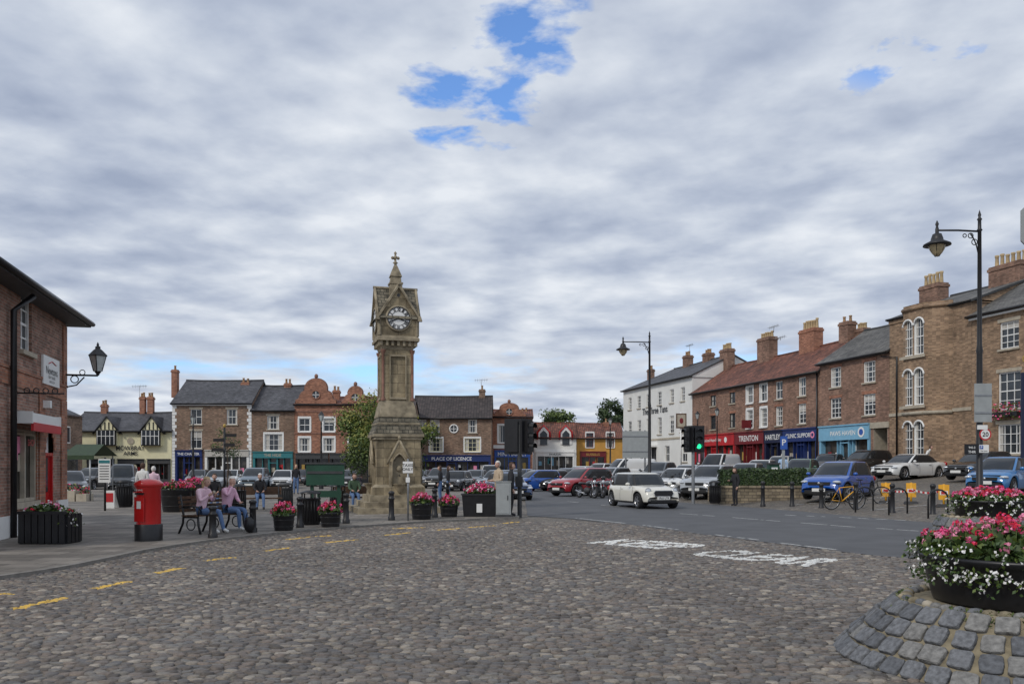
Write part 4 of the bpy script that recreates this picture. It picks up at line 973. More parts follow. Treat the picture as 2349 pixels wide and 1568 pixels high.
z=az(1028,24); b.box(x-.1,x+.18,y-.15,y-.12,z-.12,z+.1,'wpaint'); b.box(x-.08,x+.02,y-.155,y-.151,z-.02,z+.08,'mblue'); b.text('P',(x-.03,y-.16,z+.03),(1,0,0),(0,0,1),.07,'wpaint'); b.text('Disc zone',(x+.04,y-.155,z-.07),(1,0,0),(0,0,1),.035,'blk')
b.box(x-.5,x-.1,y-.16,y-.13,az(1042,24),az(1018,24),'blk'); b.text('THIR',(x-.3,y-.165,az(1036,24)),(1,0,0),(0,0,1),.07,'wpaint'); b.text('945-2',(x-.3,y-.165,az(1026,24)),(1,0,0),(0,0,1),.06,'wpaint')
finish('street_lamp',b)
b,x,y=lamp(443,58,4.6,.0); finish('street_lamp',b)
b,x,y=lamp(737,62,5,.0); finish('street_lamp',b)
# ---------------- traffic signals ----------------
def sighead(b,T,lit=None):
    b.box(-.17,.17,-.12,.12,0,1.02,'blk',T); b.box(-.3,.3,.02,.05,-.08,1.1,'blk',T)
    for i,c in enumerate(('grnl' if lit=='g' else 'dgry','dgry','dgry')):
        z=.18+.33*i; b.disc((0,-.125,z),.11,c,T=T) 
        vs=[];fs=[]
        for k in range(11):
            a=math.pi*k/10-.2+.04*k
            vs+=[(.13*math.cos(a),-.12,z+.13*math.sin(a)),(.13*math.cos(a),-.3,z+.13*math.sin(a)-.02)]
        for k in range(10): fs.append((2*k,2*k+1,2*k+3,2*k+2))
        b.add(vs,fs,'blk',True,T)
def signal(px,D,zh,name,heads,z0=0,box=False):
    b=B(); x,y=ax(px,D),D
    b.lathe([(.075,0),(.07,zh+.9)],x,y,'galv' if not box else 'dgry',12,z0=z0)
    for dx,dy,rot,lit in heads: sighead(b,RZ(x+dx,y+dy,z0+zh,rot),lit)
    if box:
        b.box(x-.14,x+.1,y-.24,y-.08,z0+1.0,z0+1.35,'blk'); b.box(x-.146,x-.141,y-.22,y-.1,z0+1.05,z0+1.3,'orng')
    finish(name,b)
signal(1192,28,2.15,'traffic_light',[(.26,0,55,None),(-.2,.05,165,None)],box=True)
signal(1590,38,2.4,'traffic_light',[(.2,-.1,5,'g'),(-.22,.0,-60,None)])
b=B(); x,y=ax(936,25.3),25.3; b.tube([(x,y,PZ),(x,y,1.9)],.03,'galv',8); z=az(1071,25.3); b.box(x-.15,x+.15,y-.05,y-.035,z-.17,z+.17,'wpaint')
b.text('TAXIS',(x,y-.055,z+.06),(1,0,0),(0,0,1),.085,'blk'); b.text('ONLY',(x,y-.055,z-.06),(1,0,0),(0,0,1),.085,'blk'); b.box(x-.06,x+.06,y-.06,y-.04,1.2,1.35,'wpaint'); finish('taxi_rank_sign',b)
b=B(); x0,x1=ax(703,24.5),ax(790,24.5); y=24.5
b.box(x0,x1,y-.05,y+.03,az(1112,24.5),az(1064,24.5),'green'); b.box(x0+.03,x1-.03,y-.07,y-.051,az(1086,24.5),az(1080,24.5),'dgry')
for x in(x0+.1,x1-.22): b.box(x,x+.09,y+.031,y+.12,PZ,az(1064,24.5),'green')
b.box(x0-.02,x1+.02,y-.08,y+.08,az(1064,24.5),az(1060,24.5),'dgry'); b.box(x0+.3,x1-.1,y+.032,y+.1,az(1140,24.5),az(1125,24.5),'green')
finish('notice_board',b)
def bin_(px,D,h,r,m='blk',nm='litter_bin'):
    b=B(); x,y=ax(px,D),D
    b.lathe([(r*.9,0),(r,.05),(r,h*.72),(r*1.08,h*.74),(r*1.08,h*.78)],x,y,m,16,z0=PZ) 
    for a in range(5): 
        t=a*6.28/5; b.tube([(x+r*.9*math.cos(t),y+r*.9*math.sin(t),PZ+h*.75),(x+r*.9*math.cos(t),y+r*.9*math.sin(t),PZ+h*.92)],.02,m,5)
    b.lathe([(r*1.1,h*.9),(r*1.1,h*.94),(r*.5,h),(.003,h)],x,y,m,16,z0=PZ)
    for a in range(20):
        t=a*6.28/20; b.tube([(x+r*1.01*math.cos(t),y+r*1.01*math.sin(t),PZ+.08),(x+r*1.01*math.cos(t),y+r*1.01*math.sin(t),PZ+h*.7)],.012,m,4)
    finish(nm,b)
bin_(712,23.6,.95,.27); bin_(655,33,1.0,.27,'dgry'); bin_(545,30,1.0,.28); bin_(775,30,1.0,.27); bin_(1640,37.5,1.0,.24); bin_(285,34,1.1,.3)
b=B(); x,y=ax(1155,27.3),27.3; b.box(x-.24,x+.24,y-.15,y+.2,PZ+.08,1.17,'gry'); b.box(x-.26,x+.26,y-.17,y+.22,1.171,1.2,'gry'); b.box(x-.2,x+.2,y-.165,y-.151,PZ+.12,1.1,'gry'); b.box(x+.12,x+.15,y-.18,y-.166,.6,.75,'dgry'); b.box(x-.26,x+.26,y-.18,y+.23,PZ,PZ+.08,'dgry'); finish('utility_cabinet',b)
b=B(); D=60; b.box(ax(1428,D),ax(1487,D),D,D+.05,az(1050,D),az(988,D),'gry')
for px in(1436,1480): b.tube([(ax(px,D),D+.1,0),(ax(px,D),D+.1,az(986,D))],.06,'galv',8)
for yy in(1000,1035): b.box(ax(1428,D),ax(1487,D),D-.03,D-.001,az(yy,D)-.04,az(yy,D)+.04,'galv')
finish('direction_sign',b)
b=B(); cx,cz,D=5.77,4.2,9.0
b.lathe([(.42,0),(.42,.02)],0,0,'gry',8,smooth=False,T=Matrix.Translation((cx,D,cz))@Matrix.Rotation(math.pi/2,4,'X')@Matrix.Rotation(math.pi/8,4,'Z'))
b.tube([(cx,D+.06,0),(cx,D+.06,4.6)],.05,'galv',10); b.box(cx-.38,cx+.38,D-.02,D+.01,1.75,2.65,'navyd'); b.tube([(cx-.3,D+.03,cz),(cx+.3,D+.03,cz)],.03,'galv',6)
finish('traffic_sign',b)
b=B(); D=74; x=ax(1562,D); b.tube([(x,D,.8),(x,D,az(945,D))],.08,'wpaint',8); b.box(x-.45,x+.45,D-.2,D-.1,az(982,D),az(948,D),'wood'); b.box(x-.35,x+.35,D-.22,D-.201,az(979,D),az(951,D),'lst'); b.sph((x,D-.21,az(965,D)),.22,.02,.3,'mar',8); finish('pub_sign',b)
b=B(); D=42; x=ax(1797,D); z=terr(x,D); b.box(x-.06,x+.06,D-.05,D+.05,z,az(1000,D),'gry'); b.box(x-.17,x+.17,D-.1,D-.051,az(1030,D),az(1000,D),'mblue'); b.text('P',(x,D-.105,az(1014,D)),(1,0,0),(0,0,1),.3,'wpaint'); b.box(x-.75,x-.25,D-.2,D+.2,z,z+1.45,'green'); b.box(x-.78,x-.22,D-.25,D+.25,z+1.451,z+1.53,'dgry'); b.box(x-.65,x-.35,D-.22,D-.201,z+.9,z+1.3,'wpaint'); finish('ticket_machine',b)
b=B(); D=31; x=ax(241,D); b.tube([(x,D,PZ),(x,D,2.0)],.04,'blk',8); b.box(x-.22,x+.22,D-.06,D-.04,az(1106,D),az(1052,D),'wpaint'); b.box(x-.2,x+.2,D-.065,D-.061,az(1062,D),az(1055,D),'teal')
for i in range(6): b.box(x-.17,x+.17,D-.065,D-.061,az(1068+i*6,D)-.015,az(1068+i*6,D)+.015,'dgry')
finish('information_sign',b)
b=B(); D=33; x=ax(252,D); b.box(x-.18,x+.18,D-.02,D+.02,PZ,.75,'wpaint',); b.box(x-.14,x+.14,D-.03,D-.021,.3,.65,'redp'); b.poly([(x-.18,D+.4,PZ),(x+.18,D+.4,PZ),(x+.18,D+.02,.75),(x-.18,D+.02,.75)],'wpaint'); finish('pavement_sign',b)
# ---------------- setts mound planters ----------------
def mound(cx,cy,r0,r1,zt,rows,bt,bh,fl,cols,nm='stone_planter',ps=.02,nwh=420):
    P={k:B() for k in('sett_mound','barrel','flowers','moss')}
    b=P['sett_mound']; b.lathe([(r0-.02,-.01),(r1-.015,zt-.005)],cx,cy,'mortar',48,cap=False); b.lathe([(r1-.02,zt-.02),(.01,zt-.01)],cx,cy,'mortar',32,cap=False)
    sl=math.atan2(zt,r0-r1); Ls=math.hypot(zt,r0-r1)
    for j in range(rows):
        t0=(j+.03)/rows;t1=(j+.97)/rows; rm=r0+(r1-r0)*(t0+t1)/2; n=int(2*math.pi*rm/(.2)); off=ru(0,1)
        for i in range(n):
            a=2*math.pi*(i+off+ru(-.05,.05))/n; wb=.093*ru(.82,1.0); hb=Ls/rows/2*ru(.82,.95); tw_=ru(-.06,.06)
            c=Vector((cx+rm*math.cos(a),cy+rm*math.sin(a),zt*(t0+t1)/2))
            rad=Vector((math.cos(a),math.sin(a),0)); up=(Vector((0,0,1))*math.sin(sl)-rad*math.cos(sl)); nn=rad*math.sin(sl)+Vector((0,0,1))*math.cos(sl); tn=Vector((-math.sin(a),math.cos(a),0))
            tn,up=tn*math.cos(tw_)+up*math.sin(tw_),up*math.cos(tw_)-tn*math.sin(tw_)
            m=random.choice(['sett','sett2','sett3','sett'])
            pp=.018*ru(.5,1.5); prof=((1,-.03),(1.0,pp*.3),(.95,pp*.85),(.82,pp)); vs=[]
            # squared outline with 12 jittered points
            base=[(-1,-.8),(-.8,-1),(0,-1.03),(.8,-1),(1,-.8),(1.03,0),(1,.8),(.8,1),(0,1.02),(-.8,1),(-1,.8),(-1.02,0)]
            cj=[(x_+ru(-.06,.06),y_+ru(-.06,.06)) for x_,y_ in base]; tlx,tly=ru(-.006,.006),ru(-.006,.006)
            for k1,dd in prof:
                for (x_,y_) in cj:
                    vs.append(c+tn*(x_*wb*k1)+up*(y_*hb*k1)+nn*(dd+tlx*x_+tly*y_+ru(-.0015,.0015)))
            fs=[]
            for l in range(3):
                for q in range(12): fs.append((l*12+q,l*12+(q+1)%12,l*12+12+(q+1)%12,l*12+12+q))
            fs.append(tuple(range(36,48))); b.add(vs,fs,m,False)
    for i in range(int(2*math.pi*r1/.12)):
        a=i*.12/r1; b.sph((cx+(r1-.08+ru(-.02,.02))*math.cos(a),cy+(r1-.08)*math.sin(a),zt-.01),ru(.05,.075),.055,.04,random.choice(['lst','sett2','sett','mortar','stone2']),8)
    for i in range(1800):
        a=ru(0,6.28); q=R()**2; rr=r1-.05+q*.14
        if math.sin(a*3+1)+math.sin(a*7)>-.4: P['moss'].leaf((cx+rr*math.cos(a),cy+rr*math.sin(a),zt+.0-q*.09+.015),ru(.01,.022),random.choice(['moss','lf1','hg2']),.4)
    k=P['barrel']; k.lathe([(bt*.86,0),(bt*.9,bh*.3),(bt*.97,bh*.85),(bt*1.03,bh*.92),(bt*1.03,bh),(bt*.95,bh),(bt*.92,bh*.85)],cx,cy,'blk',40,z0=zt,cap=False); k.lathe([(.003,bh*.88),(bt*.93,bh*.88)],cx,cy,'soil',24,z0=zt,cap=False)
    f=P['flowers']; blossoms(f,(cx,cy,zt+bh),bt*.99,bt*.99,fl,4600,0,cols,ps,.04)
    for i in range(135):
        a=ru(0,6.28);q=math.sqrt(R()); x,y=cx+bt*q*math.cos(a),cy+bt*q*math.sin(a); z=zt+bh+fl*(1-q*q*.6)*ru(.75,1.3); col=random.choice(cols); s_=ru(.6,1.15)
        f.tube([(x*.98+cx*.02,y*.98+cy*.02,zt+bh),(x,y,z)],.0035,'lf1',4)
        for k2 in range(22):
            d=Vector((random.gauss(0,1),random.gauss(0,1),random.gauss(.3,.8))).normalized(); f.leaf(Vector((x,y,z))+d*.036*s_,ps*.8*ru(.7,1.2)*s_,col if R()<.75 else ('pinkl' if col!='pred' else 'pink'),.85,nrm=d)
    for i in range(nwh):
        a=ru(0,6.28); o=ru(.93,1.13); z=zt+bh+ru(-.2,.08)*(1 if R()<.7 else 1.3)
        if math.sin(a*4)+math.sin(a*9+2)<-.7 and z<zt+bh: continue
        p=Vector((cx+bt*o*math.cos(a),cy+bt*o*math.sin(a),z)); nn=Vector((math.cos(a),math.sin(a),.4))
        for q in range(3): f.leaf(p+Vector((ru(-.025,.025),ru(-.025,.025),ru(-.025,.025))),ps*.7,'pwht',.9,nrm=nn)
        for q in range(6): f.leaf(p+Vector((ru(-.06,.06),ru(-.06,.06),ru(-.06,.06)))-nn*.02,.022,random.choice(['lf1','hg2','hg2']),.6)
    finish(nm,P)
random.seed(21)
mound(4.38,7.35,1.5,.97,.5,4,.78,.4,.27,('pink','pred','pinkl','pink','pred'))
mound(8.75,15.6,1.3,.8,.75,4,.62,.3,.2,('pink','pink','pred','pinkl'),ps=.026,nwh=150)
# ---------------- hedge & wall ----------------
b=B(); D=38; x0,x1=ax(1652,D),ax(1855,D)
b.box(x0,x1,D-.25,D+.1,0,az(1118,D),'wallst'); b.box(x0-.04,x1+.04,D-.3,D+.15,az(1118,D),az(1118,D)+.09,'wallst'); b.box(x0,x0+.35,D+.1,D+2.4,0,az(1118,D)-.003,'wallst')
finish('stone_wall',b)
b=B(); zt=az(1076,D-.2)
b.box(x0+.3,x1-.1,D+.25,D+1.5,.1,zt-.1,'hg1')
for i in range(9000):
    s=R(); x=ru(x0+.2,x1)
    if s<.65: p=(x,D+.22+ru(-.06,.04),ru(.5,zt)); n_=(0,-1,.2)
    elif s<.92: p=(x,ru(D+.2,D+1.5),zt-.08+ru(-.02,.1)+.05*math.sin(x*3)); n_=(0,0,1)
    else: p=(random.choice([x0+.25,x1-.05]),ru(D+.2,D+1.5),ru(.5,zt)); n_=(0,0,.3)
    b.leaf(p,ru(.03,.06),random.choice(['hg1','hg1','hg2','lf2']),.7,nrm=n_)
finish('hedge',b)
# ---------------- bench ----------------
BX,BY=-7.32,20.95
Tb=RZ(BX,BY,PZ,0)@Matrix.Rotation(math.radians(90-24),4,'Z'); b=B(Tb); L2=.85
for i in range(5): b.box(-L2,L2,-.22+i*.095,-.145+i*.095,.42,.45,'wood')
for i in range(4): b.box(-L2,L2,.27+i*.022,.295+i*.022,.52+i*.1,.59+i*.1,'wood')
for x in(-L2+.08,0,L2-.08):
    b.tube([(x,-.28,0),(x,-.22,.2),(x,-.2,.4)],.028,'iron',6); b.tube([(x,.4,0),(x,.27,.25),(x,.25,.45),(x,.36,.92)],.028,'iron',6); b.tube([(x,-.2,.4),(x,.25,.4)],.025,'iron',6)
    b.tube([(x,-.2,.4),(x,-.24,.55),(x,-.22,.64),(x,.0,.66),(x,.3,.64)],.022,'iron',6); b.ring((x,.02,.22),.13,.015,'iron','x',16)
finish('park_bench',b)
# ---------------- people ----------------
SK={}
def col(n,c,r=.8):
    if n not in SK: SK[n]=plain(n,c,r,.12,14)
    return SK[n]
skin=col('skin',(.55,.34,.26),.55)
def person(x,y,z,hd,top,leg,shoe,hair,name='person',pose={},short=False,s=1,headyaw=0,headpitch=0,longhair=False,heldm=None,coat=False):
    J=dict(pel=(0,0,.93),spi=(0,.0,1.12),che=(0,0,1.32),nek=(0,.0,1.45),hed=(0,.02,1.56),
      shl=(-.165,0,1.39),shr=(.165,0,1.39),ell=(-.215,-.03,1.12),elr=(.215,-.03,1.12),wrl=(-.22,.05,.87),wrr=(.22,.05,.87),
      hil=(-.085,0,.9),hir=(.085,0,.9),knl=(-.1,.03,.5),knr=(.1,.03,.5),anl=(-.1,-.02,.09),anr=(.1,-.02,.09),tol=(-.12,.15,.04),tor=(.12,.15,.04))
    J.update(pose)
    names=list(J); idx={n:i for i,n in enumerate(names)}
    rad=dict(pel=.145,spi=.125,che=.145,nek=.055,hed=.06,shl=.075,shr=.075,ell=.047,elr=.047,wrl=.03,wrr=.03,hil=.1,hir=.1,knl=.065,knr=.065,anl=.045,anr=.045,tol=.04,tor=.04)
    if coat: rad.update(pel=.17,spi=.15,che=.16,shl=.09,shr=.09,ell=.06,elr=.06,wrl=.04,wrr=.04)
    E=[('pel','spi','t'),('spi','che','t'),('che','nek','n'),('nek','hed','s'),('che','shl','t'),('che','shr','t'),('shl','ell','t'),('shr','elr','t'),('ell','wrl','a'),('elr','wrr','a'),('pel','hil','l'),('pel','hir','l'),('hil','knl','l'),('hir','knr','l'),('knl','anl','l'),('knr','anr','l'),('anl','tol','f'),('anr','tor','f')]
    me=bpy.data.meshes.new('sk'); me.from_pydata([J[n] for n in names],[(idx[a],idx[b]) for a,b,_ in E],[])
    ob=bpy.data.objects.new('sk',me); link(ob)
    ob.modifiers.new('s','SKIN'); sv=me.skin_vertices[0].data
    for n in names: r=rad[n]; sv[idx[n]].radius=(r,r*(.72 if n in('pel','spi','che') else 1)); sv[idx[n]].use_root=(n=='pel')
    ms=ob.modifiers.new('d','SUBSURF'); ms.levels=2; ms.render_levels=2
    dg=bpy.context.evaluated_depsgraph_get(); ev=ob.evaluated_get(dg); m2=ev.to_mesh()
    vs=[v.co.copy() for v in m2.vertices]; fs=[list(p.vertices) for p in m2.polygons]; ev.to_mesh_clear(); bpy.data.objects.remove(ob)
    Tm=TR(x,y,z,hd)@Matrix.Scale(s,4)
    b=B(Tm); mm=[]
    mt={'t':top,'a':skin if short else top,'l':leg,'f':shoe,'s':skin,'n':top}
    seg=[(Vector(J[a]),Vector(J[b_]),k,rad[a]) for a,b_,k in E]
    for f in fs:
        c=sum((vs[i] for i in f),Vector())/len(f); best=None
        for a,b_,k,r in seg:
            d=b_-a; t=max(0,min(1,(c-a).dot(d)/d.length_squared)); dd=(c-a-d*t).length-r*.5
            if best is None or dd<best[0]: best=(dd,k,t)
        k=best[1]
        if k=='l' and coat and c.z>.75 and J['knl'][1]<.2: k='t'
        mm.append(mt[k])
    b.add(vs,fs,mm,True)
    nk=Vector(J['hed']); Th=Matrix.Translation(nk+Vector((0,.02,.07)))@Matrix.Rotation(math.radians(headyaw),4,'Z')@Matrix.Rotation(math.radians(headpitch),4,'X')
    vs=[];fs=[];n=18;k=12
    for j in range(k+1):
        ph=math.pi*j/k-math.pi/2
        for i in range(n):
            a=2*math.pi*i/n; X=.074*math.cos(ph)*math.cos(a);Y=.092*math.cos(ph)*math.sin(a);Z=.115*math.sin(ph)
            if Z<-.03: X*=1+(Z+.03)*3.0; Y=Y*(1+(Z+.03)*1.5)+ .01
            if Y>.07 and abs(X)<.02 and -.04<Z<.02: Y+=.02*(1-(Z+.04)/.06*.6)
            if Y>.06 and .0<Z<.03 and abs(abs(X)-.03)<.014: Y-=.006
            vs.append((X,Y,Z))
    for j in range(k):
        for i in range(n): q=(i+1)%n; fs.append((j*n+i,j*n+q,(j+1)*n+q,(j+1)*n+i))
    b.add(vs,fs,skin,True,Th)
    for sg in(-1,1):
        b.sph((sg*.03,.082,.012),.01,.006,.006,'blk',6,Th); b.sph((sg*.076,-.005,-.005),.012,.02,.03,skin,6,Th); b.sph((sg*.03,.082,.032),.016,.006,.004,hair,6,Th)
    b.sph((0,.088,-.052),.022,.006,.006,col('lip',(.3,.09,.08)),8,Th)
    b.sph((0,-.012,.018),.088,.102,.114,hair,16,Th,keep=lambda c:(c.z>.055 or c.y<.012) and c.z>-.075)
    if longhair: b.sph((0,-.055,-.06),.08,.06,.14,hair,12,Th)
    for w,e,sg in(('wrl','ell',-1),('wrr','elr',1)):
        W_=Vector(J[w]);d=(W_-Vector(J[e])).normalized()
        fwd=Vector((0,1,0))-d*d.y; fwd=fwd.normalized() if fwd.length>.2 else Vector((0,0,1)); nrm=d.cross(fwd).normalized()
        b.tube([W_-d*.03,W_+d*.01,W_+d*.05,W_+d*.085],[.026,.028,.034,.026],skin,8)
        for i in range(4):
            o=fwd*(.03-.02*i); Lf=(.062,.07,.066,.052)[i]; c1=W_+d*.08+o; b.tube([c1,c1+d*Lf*.5,c1+d*Lf*.85+nrm*sg*-.018],[.0088,.008,.0065],skin,6)
        c1=W_+d*.03+fwd*.03; b.tube([c1,c1+fwd*.025+d*.025,c1+fwd*.03+d*.055],[.011,.01,.008],skin,6)
        if heldm and sg>0: b.sph(W_+d*.13+nrm*.01,.035,.035,.045,heldm,8)
    return finish(name,b)
jeans=col('jeans',(.1,.17,.32)); pinkt=col('pink_top',(.8,.56,.64)); blond=col('blond_hair',(.5,.37,.2)); whair=col('white_hair',(.68,.66,.62)); black=col('black_cloth',(.018,.018,.022)); tan=col('tan_jacket',(.5,.4,.29)); brown=col('brown_hair',(.08,.045,.03)); wsh=col('white_shoe',(.65,.65,.62)); bsh=col('blue_shirt',(.38,.52,.7)); wsht=col('white_tshirt',(.72,.72,.7)); khaki=col('khaki',(.25,.2,.14)); pinkt2=col('pink_top_b',(.72,.44,.56)); redc=col('red_cloth',(.4,.04,.04)); grn=col('green_cloth',(.07,.12,.07))
hd=66
def seatpos(u):
    p=Tb@Vector((u,.0,0)); return p.x,p.y
sit=lambda lean=0:dict(pel=(0,0,.55),spi=(0,.0+lean*.3,.74),che=(0,.02+lean*.7,.95),nek=(0,.04+lean,1.07),hed=(0,.08+lean*1.2,1.17),shl=(-.165,.02+lean*.8,1.01),shr=(.165,.02+lean*.8,1.01),ell=(-.21,.1+lean,.78),elr=(.21,.12+lean,.78),
  hil=(-.09,.02,.52),hir=(.09,.02,.52),knl=(-.1,.46,.54),knr=(.11,.47,.52),anl=(-.1,.6,.1),anr=(.13,.52,.1),tol=(-.1,.76,.05),tor=(.14,.69,.05),wrl=(-.12,.34,.7),wrr=(.12,.34,.7))
ux,uy=seatpos(-.45); p=sit(.06); p.update(wrr=(.08,.32,.92),wrl=(-.08,.34,.9))
person(ux,uy,PZ,hd,pinkt,jeans,wsh,blond,'seated_woman',p,headpitch=-12,longhair=True,heldm='lst')
ux,uy=seatpos(.42); p=sit(.05); p.update(wrr=(.04,.2,1.12),elr=(.2,.2,.88),wrl=(-.08,.34,.72))
person(ux,uy,PZ,hd,pinkt2,jeans,wsh,whair,'seated_woman',p,headpitch=-5,heldm='wpaint')
b=B(); bx,by=ax(572,20.6),20.6; b.sph((bx,by,PZ+.2),.14,.1,.2,'blk',10); b.tube([(bx-.1,by,PZ+.3),(bx-.05,by,PZ+.48),(bx+.05,by,PZ+.48),(bx+.1,by,PZ+.3)],.012,'blk',6); finish('shopping_bag',b)
person(ax(1144,28.6),28.6,PZ,-60,tan,khaki,black,whair,'man',s=1.03,coat=True,headyaw=10,pose=dict(wrl=(-.1,.26,1.1),wrr=(.1,.27,1.1),ell=(-.23,.02,1.12),elr=(.23,.02,1.12)))
person(ax(1172,27.6),27.6,PZ,95,black,black,black,brown,'man',s=1.0,coat=True)
D=36.2;x=ax(1687,D); person(x,D,0,-70,black,black,black,brown,'woman',s=.93,coat=True,longhair=True,pose=dict(wrr=(.08,.26,1.15),elr=(.22,.05,1.1)))
D=46;x=ax(1796,D); person(x,D,terr(x,D)+.02,170,bsh,khaki,black,whair,'man',s=1.08)
D=50;x=ax(2126,D); person(x,D,terr(x,D),60,wsht,redc,wsh,brown,'man',s=1.05,short=True,pose=dict(che=(0,.08,1.28),nek=(0,.14,1.4),hed=(0,.2,1.5),shl=(-.165,.08,1.35),shr=(.165,.08,1.35)))
D=50;x=ax(679,D); person(x,D,PZ,20,black,jeans,black,blond,'woman',longhair=True)
person(ax(327,31),31,PZ,180,wsht,jeans,black,brown,'man'); person(ax(352,31.5),31.5,PZ,200,pinkt,khaki,wsh,whair,'woman',s=.93)
for px,D in((1010,40),(1028,41)): person(ax(px,D),D,PZ,ru(0,360),black,jeans,black,brown,'woman',longhair=True,s=.95)
for px,D,c,hr in((492,31,black,brown),(596,32,black,whair),(812,33,grn,brown)):
    x=ax(px,D)
    p=sit(.03); person(x,D,PZ,20,c,jeans,black,hr,'seated_person',p,longhair=px>800)
    b=B(RZ(x,D,PZ,20)); b.box(-.8,.8,-.3,.05,.4,.45,'wood'); b.box(-.8,.8,.17,.21,.55,.85,'wood') 
    for q in(-.7,.7): b.tube([(q,-.28,0),(q,-.25,.42)],.03,'iron',6); b.tube([(q,.2,0),(q,.14,.42),(q,.2,.9)],.03,'iron',6)
    finish('park_bench',b)
# ---------------- cars ----------------
def lerpk(k,t):
    for i in range(len(k)-1):
        if t<=k[i+1][0]:
            a,b_=k[i],k[i+1]; q=(t-a[0])/(b_[0]-a[0]); return a[1]+(b_[1]-a[1])*q
    return k[-1][1]
KS={
'hatch':dict(L=4.0,W=1.74,H=1.46,top=[(0,.62),(.012,.8),(.04,.9),(.08,.93),(.66,.93),(.75,.91),(.88,.82),(.95,.72),(.985,.6),(1,.46)],gb=(.05,.755),gr=(.11,.56),wr=.31,wx=(.19,.82)),
'mini':dict(L=3.82,W=1.73,H=1.42,top=[(0,.6),(.012,.8),(.04,.88),(.08,.9),(.66,.91),(.75,.9),(.9,.83),(.96,.74),(.988,.62),(1,.46)],gb=(.06,.74),gr=(.11,.62),wr=.31,wx=(.17,.83)),
'suv':dict(L=4.4,W=1.84,H=1.62,top=[(0,.7),(.012,.9),(.04,1.0),(.08,1.04),(.66,1.03),(.75,1.02),(.9,.93),(.96,.82),(.988,.68),(1,.5)],gb=(.04,.755),gr=(.12,.56),wr=.35,wx=(.18,.82)),
'saloon':dict(L=4.6,W=1.82,H=1.4,top=[(0,.6),(.012,.85),(.03,.93),(.16,.95),(.3,.93),(.68,.91),(.75,.88),(.9,.77),(.96,.68),(.988,.58),(1,.42)],gb=(.13,.74),gr=(.3,.57),wr=.33,wx=(.19,.82)),
'van':dict(L=4.6,W=1.85,H=1.85,top=[(0,.7),(.01,1.0),(.03,1.1),(.7,1.08),(.8,1.05),(.92,.92),(.97,.8),(.99,.65),(1,.48)],gb=(.003,.84),gr=(.02,.68),wr=.32,wx=(.18,.83)),
}
